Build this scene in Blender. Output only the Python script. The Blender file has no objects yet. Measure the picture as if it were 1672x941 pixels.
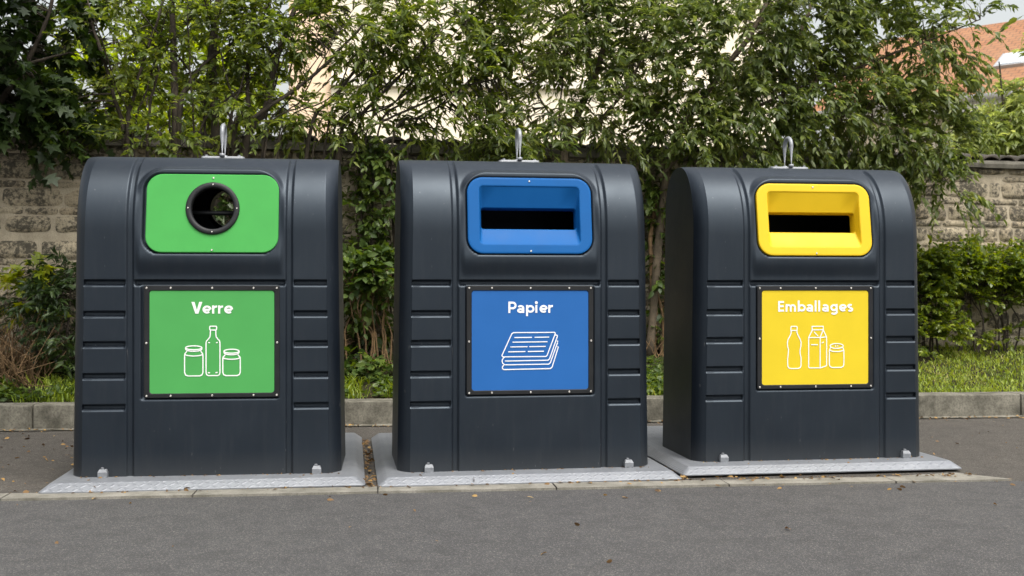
import bpy, bmesh, math, random
import numpy as np
from mathutils import Vector, Matrix, noise as mnoise

rad = math.radians
rng = np.random.default_rng(11)
random.seed(5)
scene = bpy.context.scene
col = scene.collection

# ------------------------------------------------------------------ camera constants
F, Y0, H, CX = 1850.0, 473.2, 1.123, 836.0      # focal length in photo pixels, horizon row, eye height
PT = 0.055                                       # top of the steel plates above the asphalt


def at(x, y, Y):
    """the point seen at photo pixel x, y at distance Y"""
    return np.array([(x - CX) * Y / F, Y, H + (Y0 - y) * Y / F])


def wallY(x):
    return 11.396 / (1 - 0.218 * (x - CX) / F)


# ------------------------------------------------------------------ mesh helpers
class MB:
    def __init__(self):
        self.v, self.q, self.t, self.n = [], [], [], []
        self.qm, self.tm = [], []
        self.c = 0
        self.ng = []

    def add(self, v, quads=None, tris=None, m=0):
        v = np.asarray(v, float).reshape(-1, 3)
        self.v.append(v)
        if quads is not None and len(quads):
            q = np.asarray(quads, int).reshape(-1, 4) + self.c
            self.q.append(q); self.qm.append(np.full(len(q), m))
        if tris is not None and len(tris):
            t = np.asarray(tris, int).reshape(-1, 3) + self.c
            self.t.append(t); self.tm.append(np.full(len(t), m))
        self.c += len(v)

    def ngon(self, v, m=0):
        v = np.asarray(v, float).reshape(-1, 3)
        self.v.append(v)
        self.ng.append((list(range(self.c, self.c + len(v))), m))
        self.c += len(v)

    def box(self, c, s, rot=None, m=0):
        c = np.array(c, float); s = np.array(s, float) / 2
        k = np.array([[-1, -1, -1], [1, -1, -1], [1, 1, -1], [-1, 1, -1], [-1, -1, 1], [1, -1, 1], [1, 1, 1], [-1, 1, 1]]) * s
        if rot is not None:
            k = k @ np.array(rot).T
        self.add(k + c, [(0, 3, 2, 1), (4, 5, 6, 7), (0, 1, 5, 4), (1, 2, 6, 5), (2, 3, 7, 6), (3, 0, 4, 7)], m=m)

    def loops(self, L, m=0, close=True, cap0=False, cap1=False):
        """skin a list of equal-length loops"""
        n = len(L[0]); base = self.c
        allv = np.concatenate([np.asarray(l, float) for l in L])
        q = []
        for i in range(len(L) - 1):
            for j in range(n if close else n - 1):
                k = (j + 1) % n
                q.append((i * n + j, i * n + k, (i + 1) * n + k, (i + 1) * n + j))
        self.add(allv, q, m=m)
        if cap0: self.ng.append((list(range(base, base + n))[::-1], m))
        if cap1: self.ng.append((list(range(base + (len(L) - 1) * n, base + len(L) * n)), m))

    def tube(self, pts, r, n=6, m=0, cap=True):
        pts = np.asarray(pts, float)
        k = len(pts)
        r = np.broadcast_to(np.asarray(r, float), (k,))
        T = np.gradient(pts, axis=0)
        T /= np.linalg.norm(T, axis=1, keepdims=True) + 1e-12
        ref = np.array([0, 0, 1.0]) if abs(T[:, 2]).mean() < .8 else np.array([1.0, 0, 0])
        A = np.cross(T, ref); A /= np.linalg.norm(A, axis=1, keepdims=True) + 1e-12
        B = np.cross(T, A)
        a = np.linspace(0, 2 * np.pi, n, endpoint=False)
        L = [pts[i] + r[i] * (np.cos(a)[:, None] * A[i] + np.sin(a)[:, None] * B[i]) for i in range(k)]
        self.loops(L, m=m, cap0=cap, cap1=cap)

    def build(self, name, mats, parent=None, smooth=True, loc=None, rz=0.0):
        V = np.concatenate(self.v) if self.v else np.zeros((0, 3))
        me = bpy.data.meshes.new(name)
        faces_v, starts, tot, mi = [], [], [], []
        off = 0
        for arr, mm, w in ((self.q, self.qm, 4), (self.t, self.tm, 3)):
            if arr:
                a = np.concatenate(arr)
                faces_v.append(a.ravel())
                starts.append(off + np.arange(len(a)) * w); tot.append(np.full(len(a), w))
                mi.append(np.concatenate(mm)); off += len(a) * w
        for idx, m in self.ng:
            faces_v.append(np.array(idx)); starts.append(np.array([off])); tot.append(np.array([len(idx)]))
            mi.append(np.array([m])); off += len(idx)
        fv = np.concatenate(faces_v); st = np.concatenate(starts); to = np.concatenate(tot); mi = np.concatenate(mi)
        me.vertices.add(len(V)); me.vertices.foreach_set('co', V.ravel().astype(np.float32))
        me.loops.add(len(fv)); me.loops.foreach_set('vertex_index', fv.astype(np.int32))
        me.polygons.add(len(st)); me.polygons.foreach_set('loop_start', st.astype(np.int32))
        me.polygons.foreach_set('loop_total', to.astype(np.int32))
        me.polygons.foreach_set('material_index', mi.astype(np.int32))
        me.polygons.foreach_set('use_smooth', np.full(len(st), bool(smooth)))
        me.update(calc_edges=True); me.validate()
        return link(name, me, mats, parent, loc, rz)


def link(name, me, mats=None, parent=None, loc=None, rz=0.0):
    if mats is not None:
        for m in (mats if isinstance(mats, (list, tuple)) else [mats]):
            me.materials.append(m)
    o = bpy.data.objects.new(name, me)
    col.objects.link(o)
    if parent is not None: o.parent = parent
    if loc is not None: o.location = loc
    o.rotation_euler.z = rz
    return o


def sharp(o, ang=35, xmin=None):
    """split normals at hard edges"""
    bm = bmesh.new(); bm.from_mesh(o.data)
    for e in bm.edges:
        if len(e.link_faces) == 2 and e.calc_face_angle(0) > rad(ang) and (xmin is None or abs(e.verts[0].co.x) > xmin): e.smooth = False
    bm.normal_update(); bm.to_mesh(o.data); bm.free()
    return o


def recalc(o):
    bm = bmesh.new(); bm.from_mesh(o.data)
    bmesh.ops.recalc_face_normals(bm, faces=bm.faces[:])
    bm.to_mesh(o.data); bm.free()
    return o


def thing(name, label, cat, loc=(0, 0, 0), rz=0.0, group=None):
    o = bpy.data.objects.new(name, None); col.objects.link(o)
    o.empty_display_size = .1
    o.location = loc; o.rotation_euler.z = rz
    o['label'] = label; o['category'] = cat
    if group: o['group'] = group
    return o


def tag(o, label=None, cat=None, group=None, kind=None):
    for k, v in (('label', label), ('category', cat), ('group', group), ('kind', kind)):
        if v: o[k] = v
    return o


# ------------------------------------------------------------------ materials
def newmat(name):
    m = bpy.data.materials.new(name); m.use_nodes = True
    nt = m.node_tree
    for n in list(nt.nodes): nt.nodes.remove(n)
    out = nt.nodes.new('ShaderNodeOutputMaterial')
    b = nt.nodes.new('ShaderNodeBsdfPrincipled')
    nt.links.new(b.outputs[0], out.inputs[0])
    return m, nt, b, out


def nd(nt, kind, **kw):
    n = nt.nodes.new(kind)
    for k, v in kw.items():
        if k in n.inputs.keys() if isinstance(k, str) else False:
            n.inputs[k].default_value = v
        else:
            setattr(n, k, v)
    return n


def noise(nt, scale, detail=4, rough=.6, coord='Object', sc=None):
    tc = nt.nodes.new('ShaderNodeTexCoord')
    n = nt.nodes.new('ShaderNodeTexNoise')
    n.inputs['Scale'].default_value = scale; n.inputs['Detail'].default_value = detail; n.inputs['Roughness'].default_value = rough
    src = tc.outputs[coord]
    if sc is not None:
        mp = nt.nodes.new('ShaderNodeMapping'); mp.inputs['Scale'].default_value = sc
        nt.links.new(src, mp.inputs[0]); src = mp.outputs[0]
    nt.links.new(src, n.inputs['Vector'])
    return n


def ramp(nt, fac, stops, interp='LINEAR'):
    r = nt.nodes.new('ShaderNodeValToRGB'); r.color_ramp.interpolation = interp
    e = r.color_ramp.elements
    while len(e) < len(stops): e.new(0.5)
    for i, (p, c) in enumerate(stops):
        e[i].position = p
        e[i].color = (*c, 1) if len(c) == 3 else c
    nt.links.new(fac, r.inputs[0])
    return r


def mix(nt, fac, a, b, mode='MIX'):
    m = nt.nodes.new('ShaderNodeMix'); m.data_type = 'RGBA'; m.blend_type = mode
    for s, v in ((0, fac), (6, a), (7, b)):
        if isinstance(v, (int, float)): m.inputs[s].default_value = v
        elif isinstance(v, tuple): m.inputs[s].default_value = (*v, 1)
        else: nt.links.new(v, m.inputs[s])
    return m.outputs[2]


def bump(nt, b, h, strength=.3, dist=.01):
    n = nt.nodes.new('ShaderNodeBump'); n.inputs['Strength'].default_value = strength; n.inputs['Distance'].default_value = dist
    nt.links.new(h, n.inputs['Height'])
    nt.links.new(n.outputs[0], b.inputs['Normal'])
    return n


def g3(v): return (v, v, v)


def mat_plain(name, c, rough=.5, metal=0., var=.12, scale=6, bmp=0.0, spec=.5, bscale=60):
    m, nt, b, out = newmat(name)
    n = noise(nt, scale, 5, .6)
    lo = tuple(x * (1 - var) for x in c); hi = tuple(min(1, x * (1 + var)) for x in c)
    r = ramp(nt, n.outputs[0], [(.3, lo), (.7, hi)])
    nt.links.new(r.outputs[0], b.inputs['Base Color'])
    rr = ramp(nt, n.outputs[0], [(.3, g3(max(0, rough - .06))), (.7, g3(min(1, rough + .06)))])
    nt.links.new(rr.outputs[0], b.inputs['Roughness'])
    b.inputs['Metallic'].default_value = metal
    b.inputs['Specular IOR Level'].default_value = spec
    if bmp:
        n2 = noise(nt, bscale, 3, .6)
        bump(nt, b, n2.outputs[0], bmp, .003)
    return m


def mat_body():
    m, nt, b, out = newmat('container_plastic')
    n = noise(nt, 2.2, 6, .62)
    st = noise(nt, 9, 5, .7, sc=(3, 3, .35))            # weathering streaks running down
    r = ramp(nt, n.outputs[0], [(.3, (.0038, .0058, .0096)), (.7, (.0058, .0084, .0130))])
    c = mix(nt, ramp(nt, st.outputs[0], [(.5, g3(0)), (.8, g3(.3))]).outputs[0], r.outputs[0], (.025, .026, .028))
    # road dust on the lowest 12 cm
    tc = nt.nodes.new('ShaderNodeTexCoord'); sp = nt.nodes.new('ShaderNodeSeparateXYZ'); nt.links.new(tc.outputs['Object'], sp.inputs[0])
    mr = nt.nodes.new('ShaderNodeMapRange'); nt.links.new(sp.outputs[2], mr.inputs[0])
    mr.inputs[1].default_value = 0.0; mr.inputs[2].default_value = .14; mr.inputs[3].default_value = .35; mr.inputs[4].default_value = 0
    c = mix(nt, mr.outputs[0], c, (.04, .038, .034))
    sc = noise(nt, 55, 2, .5, sc=(1, 1, .25))
    c = mix(nt, ramp(nt, sc.outputs[0], [(.725, g3(0)), (.75, g3(.4))]).outputs[0], c, (.12, .12, .12))   # a few pale scuffs
    nt.links.new(c, b.inputs['Base Color'])
    nt.links.new(ramp(nt, n.outputs[0], [(.3, g3(.41)), (.7, g3(.52))]).outputs[0], b.inputs['Roughness'])
    b.inputs['Specular IOR Level'].default_value = .52
    b.inputs['Specular Tint'].default_value = (.72, .86, 1, 1)
    n2 = noise(nt, 420, 2, .5)
    bump(nt, b, n2.outputs[0], .12, .001)
    return m


def mat_leaf(name, stops, trans=.4, rough=.38):
    m, nt, b, out = newmat(name)
    g = nt.nodes.new('ShaderNodeNewGeometry')
    n = noise(nt, 1.3, 3, .6)
    mm = nt.nodes.new('ShaderNodeMath'); mm.operation = 'MULTIPLY_ADD'
    nt.links.new(g.outputs['Random Per Island'], mm.inputs[0]); mm.inputs[1].default_value = .75
    sub = nt.nodes.new('ShaderNodeMath'); sub.operation = 'MULTIPLY_ADD'; nt.links.new(n.outputs[0], sub.inputs[0]); sub.inputs[1].default_value = .9; sub.inputs[2].default_value = -.33
    nt.links.new(sub.outputs[0], mm.inputs[2])
    r = ramp(nt, mm.outputs[0], stops)
    nt.links.new(r.outputs[0], b.inputs['Base Color'])
    b.inputs['Roughness'].default_value = rough
    b.inputs['Specular IOR Level'].default_value = .5
    t = nt.nodes.new('ShaderNodeBsdfTranslucent')
    hs = nt.nodes.new('ShaderNodeHueSaturation'); hs.inputs['Saturation'].default_value = 1.15; hs.inputs['Value'].default_value = 1.9; hs.inputs['Hue'].default_value = .485
    nt.links.new(r.outputs[0], hs.inputs['Color']); nt.links.new(hs.outputs[0], t.inputs[0])
    ms = nt.nodes.new('ShaderNodeMixShader'); ms.inputs[0].default_value = trans
    nt.links.new(b.outputs[0], ms.inputs[1]); nt.links.new(t.outputs[0], ms.inputs[2])
    nt.links.new(ms.outputs[0], out.inputs[0])
    return m


def mat_asphalt(name, base, warm, scale=1.0):
    m, nt, b, out = newmat(name)
    big = noise(nt, .55, 6, .6)
    mid = noise(nt, 6, 5, .7)
    fine = noise(nt, 190 * scale, 3, .75)
    tc = nt.nodes.new('ShaderNodeTexCoord')
    vo = nt.nodes.new('ShaderNodeTexVoronoi'); vo.inputs['Scale'].default_value = 210 * scale
    nt.links.new(tc.outputs['Object'], vo.inputs['Vector'])
    c0 = ramp(nt, fine.outputs[0], [(.28, tuple(x * .35 for x in base)), (.5, base), (.72, tuple(x * 2.0 for x in base))]).outputs[0]
    c1 = mix(nt, ramp(nt, big.outputs[0], [(.35, g3(0)), (.7, g3(.55))]).outputs[0], c0, warm)
    gr = nt.nodes.new('ShaderNodeSeparateColor'); nt.links.new(vo.outputs['Color'], gr.inputs[0])
    c2 = mix(nt, ramp(nt, gr.outputs[0], [(.84, g3(0)), (.93, g3(.5))]).outputs[0], c1, (.24, .225, .20))
    c3 = mix(nt, ramp(nt, mid.outputs[0], [(.35, g3(.35)), (.55, g3(0))]).outputs[0], c2, tuple(x * .55 for x in base))
    nt.links.new(c3, b.inputs['Base Color'])
    b.inputs['Roughness'].default_value = .88
    b.inputs['Specular IOR Level'].default_value = .3
    ad = nt.nodes.new('ShaderNodeMath'); ad.operation = 'ADD'
    nt.links.new(fine.outputs[0], ad.inputs[0]); nt.links.new(vo.outputs['Distance'], ad.inputs[1])
    bump(nt, b, ad.outputs[0], .7, .006)
    return m


def mat_concrete(name, base, dark, scale=3, fine_s=120):
    m, nt, b, out = newmat(name)
    n = noise(nt, scale, 7, .68); f = noise(nt, fine_s, 3, .7); s = noise(nt, 7, 4, .6, sc=(1.5, 1.5, .3))
    c = ramp(nt, n.outputs[0], [(.33, dark), (.62, base)]).outputs[0]
    c = mix(nt, ramp(nt, f.outputs[0], [(.35, g3(.45)), (.55, g3(0))]).outputs[0], c, tuple(x * .5 for x in dark))
    c = mix(nt, ramp(nt, s.outputs[0], [(.52, g3(0)), (.75, g3(.6))]).outputs[0], c, tuple(x * .7 for x in dark))
    nt.links.new(c, b.inputs['Base Color']); b.inputs['Roughness'].default_value = .92
    bump(nt, b, f.outputs[0], .5, .004)
    return m


def mat_stone():
    m, nt, b, out = newmat('wall_stone')
    g = nt.nodes.new('ShaderNodeNewGeometry')
    base = ramp(nt, g.outputs['Random Per Island'], [(0, (.42, .345, .235)), (.4, (.50, .43, .305)), (.75, (.34, .285, .20)), (1, (.54, .475, .35))]).outputs[0]
    li = noise(nt, 2.3, 3, .6); f = noise(nt, 26, 6, .75); ff = noise(nt, 90, 4, .7)
    mul = nt.nodes.new('ShaderNodeMath'); mul.operation = 'MULTIPLY_ADD'
    nt.links.new(f.outputs[0], mul.inputs[0]); mul.inputs[1].default_value = 1.0
    sub = nt.nodes.new('ShaderNodeMath'); sub.operation = 'MULTIPLY_ADD'; nt.links.new(li.outputs[0], sub.inputs[0]); sub.inputs[1].default_value = .7; sub.inputs[2].default_value = -.38
    nt.links.new(sub.outputs[0], mul.inputs[2])
    c = mix(nt, ramp(nt, mul.outputs[0], [(.42, g3(0)), (.54, g3(.86))]).outputs[0], base, (.05, .048, .040))   # black lichen patches
    c = mix(nt, ramp(nt, ff.outputs[0], [(.36, g3(.55)), (.52, g3(0))]).outputs[0], c, (.09, .08, .065))
    o = noise(nt, 1.1, 3, .5)
    c = mix(nt, ramp(nt, o.outputs[0], [(.60, g3(0)), (.75, g3(.35))]).outputs[0], c, (.36, .23, .09))
    nt.links.new(c, b.inputs['Base Color']); b.inputs['Roughness'].default_value = .95
    b.inputs['Specular IOR Level'].default_value = .2
    bump(nt, b, ff.outputs[0], .8, .012)
    return m


def mat_galv():
    m, nt, b, out = newmat('galvanised_chequer_plate')
    n = noise(nt, 5, 6, .65); n1 = noise(nt, 40, 3, .6)
    c = ramp(nt, n.outputs[0], [(.3, (.165, .175, .192)), (.7, (.215, .227, .246))]).outputs[0]
    c = mix(nt, ramp(nt, n1.outputs[0], [(.55, g3(0)), (.8, g3(.22))]).outputs[0], c, (.17, .165, .15))
    nt.links.new(c, b.inputs['Base Color'])
    b.inputs['Metallic'].default_value = .35; b.inputs['Roughness'].default_value = .5
    # raised tear-drop ribs: two brick lattices at right angles
    tc = nt.nodes.new('ShaderNodeTexCoord')
    outs = []
    for k, (ang, shift) in enumerate(((45, 0.0), (-45, .0))):
        mp = nt.nodes.new('ShaderNodeMapping'); mp.inputs['Rotation'].default_value = (0, 0, rad(ang)); mp.inputs['Scale'].default_value = (1, 1, 0)
        # z is folded onto y so that the bent skirt carries the pattern too
        sx = nt.nodes.new('ShaderNodeSeparateXYZ'); nt.links.new(tc.outputs['Object'], sx.inputs[0])
        a = nt.nodes.new('ShaderNodeMath'); a.operation = 'ADD'; nt.links.new(sx.outputs[1], a.inputs[0]); nt.links.new(sx.outputs[2], a.inputs[1])
        cb = nt.nodes.new('ShaderNodeCombineXYZ'); nt.links.new(sx.outputs[0], cb.inputs[0]); nt.links.new(a.outputs[0], cb.inputs[1])
        nt.links.new(cb.outputs[0], mp.inputs[0])
        s2 = nt.nodes.new('ShaderNodeSeparateXYZ'); nt.links.new(mp.outputs[0], s2.inputs[0])
        P = .056
        parts = []
        for ax, half, sh in ((0, .40, .5 * k), (1, .13, .5 * k)):
            d = nt.nodes.new('ShaderNodeMath'); d.operation = 'MULTIPLY_ADD'; nt.links.new(s2.outputs[ax], d.inputs[0]); d.inputs[1].default_value = 1 / P; d.inputs[2].default_value = sh
            fr = nt.nodes.new('ShaderNodeMath'); fr.operation = 'FRACT'; nt.links.new(d.outputs[0], fr.inputs[0])
            ab = nt.nodes.new('ShaderNodeMath'); ab.operation = 'SUBTRACT'; nt.links.new(fr.outputs[0], ab.inputs[0]); ab.inputs[1].default_value = .5
            a2 = nt.nodes.new('ShaderNodeMath'); a2.operation = 'ABSOLUTE'; nt.links.new(ab.outputs[0], a2.inputs[0])
            dv = nt.nodes.new('ShaderNodeMath'); dv.operation = 'DIVIDE'; nt.links.new(a2.outputs[0], dv.inputs[0]); dv.inputs[1].default_value = half
            pw = nt.nodes.new('ShaderNodeMath'); pw.operation = 'POWER'; nt.links.new(dv.outputs[0], pw.inputs[0]); pw.inputs[1].default_value = 2
            parts.append(pw)
        sm = nt.nodes.new('ShaderNodeMath'); sm.operation = 'ADD'; nt.links.new(parts[0].outputs[0], sm.inputs[0]); nt.links.new(parts[1].outputs[0], sm.inputs[1])
        iv = nt.nodes.new('ShaderNodeMath'); iv.operation = 'SUBTRACT'; iv.use_clamp = True; iv.inputs[0].default_value = 1.0; nt.links.new(sm.outputs[0], iv.inputs[1])
        outs.append(iv)
    mx = nt.nodes.new('ShaderNodeMath'); mx.operation = 'MAXIMUM'; nt.links.new(outs[0].outputs[0], mx.inputs[0]); nt.links.new(outs[1].outputs[0], mx.inputs[1])
    bump(nt, b, mx.outputs[0], .7, .0032)
    return m


def mat_soil():
    m, nt, b, out = newmat('bed_soil')
    n = noise(nt, 3, 6, .7); f = noise(nt, 60, 4, .75)
    c = ramp(nt, f.outputs[0], [(.3, (.010, .007, .005)), (.55, (.032, .023, .014)), (.75, (.085, .062, .036))]).outputs[0]
    c = mix(nt, ramp(nt, n.outputs[0], [(.4, g3(0)), (.6, g3(.75))]).outputs[0], c, (.030, .045, .010))
    nt.links.new(c, b.inputs['Base Color']); b.inputs['Roughness'].default_value = .95; b.inputs['Specular IOR Level'].default_value = .15
    bump(nt, b, f.outputs[0], 1, .02)
    return m


def mat_tiles():
    m, nt, b, out = newmat('clay_roof_tiles')
    tc = nt.nodes.new('ShaderNodeTexCoord')
    br = nt.nodes.new('ShaderNodeTexBrick'); br.inputs['Scale'].default_value = 1
    br.inputs['Brick Width'].default_value = .22; br.inputs['Row Height'].default_value = .17; br.inputs['Mortar Size'].default_value = .012
    br.inputs['Color1'].default_value = (.31, .142, .062, 1); br.inputs['Color2'].default_value = (.25, .108, .048, 1); br.inputs['Mortar'].default_value = (.10, .045, .028, 1)
    nt.links.new(tc.outputs['Object'], br.inputs['Vector'])
    n = noise(nt, 1.2, 5, .6)
    c = mix(nt, ramp(nt, n.outputs[0], [(.4, g3(0)), (.7, g3(.5))]).outputs[0], br.outputs[0], (.30, .185, .105))
    nt.links.new(c, b.inputs['Base Color']); b.inputs['Roughness'].default_value = .85
    bump(nt, b, br.outputs['Fac'], -.6, .02)
    return m


M = {
    'body': mat_body(),
    'black': mat_plain('black_plastic', (.010, .011, .0125), .5, 0, .2, 9, .15, spec=.3),
    'green': mat_plain('green_panel', (0.0522, 0.2915, 0.0626), .55, 0, .05, 5, .05, spec=.18),
    'blue': mat_plain('blue_panel', (0.0026, 0.0800, 0.2610), .55, 0, .05, 5, .05, spec=.18),
    'yellow': mat_plain('yellow_panel', (0.6138, 0.4092, 0.0074), .55, 0, .04, 5, .05, spec=.3),
    'green_s': mat_plain('green_sign_film', (0.0557, 0.2828, 0.0679), .55, 0, .04, 4, spec=.3),
    'blue_s': mat_plain('blue_sign_film', (0.0096, 0.0940, 0.3132), .55, 0, .04, 4, spec=.3),
    'yellow_s': mat_plain('yellow_sign_film', (0.586, 0.441, 0.013), .55, 0, .04, 4, spec=.3),
    'white': mat_plain('white_print', (.72, .72, .72), .5, 0, .03, 20),
    'steel': mat_plain('zinc_steel', (.25, .262, .28), .5, .3, .2, 25, .2, bscale=120),
    'steel_dull': mat_plain('dull_zinc', (.17, .18, .195), .6, .3, .25, 40, .2),
    'screw': mat_plain('screw_steel', (.5, .48, .45), .35, .9, .2, 60),
    'galv': mat_galv(),
    'road': mat_asphalt('road_asphalt', (.057, .056, .0565), (.073, .0715, .0705)),
    'bay': mat_asphalt('bay_asphalt', (.052, .047, .041), (.090, .080, .067)),
    'strip': mat_concrete('edge_concrete', (.235, .222, .19), (.12, .113, .09), 5),
    'kerb': mat_concrete('kerb_concrete', (.185, .173, .138), (.045, .042, .030), 4.5, 60),
    'coping': mat_concrete('coping_stone', (.17, .155, .125), (.05, .048, .036), 4),
    'tile_dark': mat_concrete('mossy_ridge_tile', (.085, .07, .055), (.03, .028, .02), 6),
    'mortar': mat_concrete('wall_mortar', (.56, .48, .35), (.34, .29, .21), 3.2),
    'stone': mat_stone(),
    'soil': mat_soil(),
    'cream': mat_plain('cream_render', (.86, .77, .60), .9, 0, .05, .8, .2, bscale=40),
    'peach': mat_plain('peach_render', (.82, .62, .44), .9, 0, .06, .8, .2, bscale=40),
    'pale': mat_plain('pale_plaster', (.74, .69, .60), .9, 0, .06, 1.5),
    'tiles': mat_tiles(),
    'gutter': mat_plain('zinc_gutter', (.40, .41, .42), .5, .5, .1, 5),
    'glass': mat_plain('skylight_glass', (.48, .51, .55), .2, 0, .05, 3, spec=1.0),
    'bark': mat_concrete('bark', (.060, .046, .031), (.022, .017, .012), 9, 70),
    'bark_pale': mat_concrete('pale_bark', (.14, .108, .070), (.05, .038, .024), 9, 70),
    'dry': mat_concrete('dry_twig', (.24, .15, .07), (.10, .06, .03), 12, 80),
}
Gm = lambda *a: a
LEAF = {
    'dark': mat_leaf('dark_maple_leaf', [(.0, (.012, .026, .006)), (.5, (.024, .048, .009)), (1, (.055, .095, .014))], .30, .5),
    'lance': mat_leaf('willow_leaf', [(0, (.036, .064, .010)), (.4, (.082, .118, .020)), (.75, (.145, .185, .036)), (1, (.26, .29, .06))], .54, .42),
    'olive': mat_leaf('grey_green_leaf', [(0, (.032, .056, .010)), (.4, (.084, .119, .028)), (.75, (.155, .193, .054)), (1, (.29, .32, .09))], .5, .40),
    'bright': mat_leaf('yellow_green_leaf', [(0, (.10, .15, .018)), (.5, (.19, .255, .03)), (1, (.34, .40, .06))], .58),
    'hedge': mat_leaf('hedge_leaf', [(0, (.050, .090, .012)), (.5, (.120, .165, .02)), (1, (.27, .31, .04))], .42),
    'ivy': mat_leaf('ivy_leaf', [(0, (.026, .052, .010)), (.5, (.058, .098, .016)), (1, (.12, .165, .024))], .36, .5),
    'pale': mat_leaf('pale_leaf', [(0, (.11, .15, .04)), (.5, (.20, .25, .07)), (1, (.34, .38, .13))], .5),
    'deep': mat_leaf('deep_shaded_leaf', [(0, (.014, .030, .008)), (.5, (.030, .056, .014)), (1, (.07, .11, .022))], .3, .5),  # dark leaf, deepened further to put shade of left corner and hole into colour
    'yellow': mat_leaf('golden_leaf', [(0, (.10, .15, .012)), (.5, (.19, .24, .02)), (1, (.34, .34, .03))], .45),
    'grass': mat_leaf('grass_blade', [(0, (.085, .140, .014)), (.5, (.185, .255, .024)), (.85, (.30, .35, .045)), (1, (.32, .28, .11))], .35, .55),
    'fallen': mat_leaf('fallen_leaf', [(0, (.05, .028, .012)), (.5, (.15, .085, .03)), (.8, (.28, .17, .05)), (1, (.36, .29, .15))], .1, .7),
}

# ------------------------------------------------------------------ 1 · ground, road, kerb
def sheet(name, pts, z, m, kind='structure'):
    mb = MB(); mb.ngon([(x, y, z) for x, y in pts])
    return tag(mb.build(name, m, smooth=False), kind=kind)

sheet('ground', [(-150, -60), (150, -60), (150, 240), (-150, 240)], -.012, M['soil'])
ka, wa = rad(6.6), rad(12.3)
ke = np.array([math.cos(ka), math.sin(ka)]); kn = np.array([-math.sin(ka), math.cos(ka)])
K0 = np.array([-1.195, 9.37])
S0 = np.array([-2.73, 6.043]); sa = rad(6.45)
se = np.array([math.cos(sa), math.sin(sa)]); sn = np.array([-math.sin(sa), math.cos(sa)])
kp = lambda t, d=0.: tuple(K0 + ke * t + kn * d)
spt = lambda t, d=0.: tuple(S0 + se * t + sn * d)
sheet('road', [(-60, -40), (60, -40), spt(60, -.01), spt(-60, -.01)], -.004, M['road'])
sheet('parking_bay', [spt(-60, -.03), spt(60, -.03), kp(60, .06), kp(-60, .06)], -.008, M['bay'])
# flush concrete edging, broken into lengths; it stops where the photo shows its end
mb = MB()
t = -9.0
end = 5.72
while t < end:
    L = min(1.0, end - t)
    w0, w1 = .15, .15
    a, b_, c, d = spt(t + .004), spt(t + L - .004), spt(t + L - .004, .16), spt(t + .004, .16)
    if t + L >= end - 1e-6: b_ = spt(t + L - .004); c = spt(t + L - .22, .26)
    z = .006 + .003 * rng.random()
    mb.ngon([(*a, z), (*b_, z), (*c, z), (*d, z)])
    for p, q in ((a, b_), (b_, c)):
        mb.add([(*p, z), (*q, z), (*q, -.02), (*p, -.02)], [(0, 3, 2, 1)])
    t += L
tag(mb.build('edging_strip', M['strip'], smooth=False), kind='structure')

# kerb, one-metre stones
mb = MB()
t = -2.66 - 2.1 * 5
KH, KW = .198, .26
while t < 14:
    L = 2.1
    g = .005; c = .018
    h = KH + rng.normal(0, .003)
    prof = [(0.0, -.05), (.004, h - c), (c * .4, h - c * .35), (c + .004, h), (KW - .01, h), (KW, h - .01), (KW, -.05)]
    ls = []
    tts = [t + g, t + g + .004] + list(np.linspace(t + .1, t + L - .1, 22)) + [t + L - g - .004, t + L - g]
    for tt in tts:
        ins = .006 if tt in (t + g, t + L - g) else 0
        h = KH + .004 * mnoise.noise(Vector((tt * 2.3, 0, 2))) + .002 * mnoise.noise(Vector((tt * 11, 0, 2)))
        cc = c * (1 + .5 * mnoise.noise(Vector((tt * 6, 3, 2))))
        prof = [(0.0, -.05), (.004, h - cc), (cc * .4, h - cc * .35), (cc + .004, h), (KW - .01, h), (KW, h - .01), (KW, -.05)]
        ls.append([(*(K0 + ke * tt + kn * (d + (ins if d < KW / 2 else -ins))), z - (ins if z > 0 else 0)) for d, z in prof])
    mb.loops(ls, close=True, cap0=True, cap1=True)
    t += L
kerb = mb.build('kerb', M['kerb']); recalc(kerb); sharp(kerb, 40); tag(kerb, kind='structure')
# mortar fillet along the foot of the kerb
mb = MB()
mb.add([(*kp(-12, -.035), .0), (*kp(14, -.035), .0), (*kp(14, .002), .012), (*kp(-12, .002), .012)], [(0, 1, 2, 3)])
tag(mb.build('kerb_bedding', M['kerb'], smooth=False), kind='structure')

W0 = np.array([-4.43, 10.43]); we = np.array([math.cos(wa), math.sin(wa)]); wn = np.array([-math.sin(wa), math.cos(wa)])
wp = lambda t, d=0.: W0 + we * t + wn * d


def bed_z(X, Y):
    """height of the planted bed: kerb top rising to the wall foot"""
    d1 = (np.array([X, Y]) - K0) @ kn - KW
    d2 = -((np.array([X, Y]) - W0) @ wn)
    f = min(1, max(0, d1 / max(.05, d1 + d2)))
    f = f * f * (3 - 2 * f) * .5 + f * .5
    return .185 + (.50 - .185) * f + .018 * mnoise.noise(Vector((X * 3, Y * 3, 1.7)))


mb = MB()
NX, NY = 150, 18
vs = []
for j in range(NY):
    for i in range(NX):
        t = -9 + 22 * i / (NX - 1)
        a = K0 + ke * t + kn * (KW - .02)
        # matching point on the wall line straight behind
        k = ((W0 - a) @ wn) / (kn @ wn)
        b_ = a + kn * (max(k, .05) + .1)
        p = a + (b_ - a) * j / (NY - 1)
        vs.append((p[0], p[1], bed_z(p[0], p[1])))
q = [(j * NX + i, j * NX + i + 1, (j + 1) * NX + i + 1, (j + 1) * NX + i) for j in range(NY - 1) for i in range(NX - 1)]
mb.add(vs, q)
tag(mb.build('planting_bed', M['soil']), kind='structure')

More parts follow.
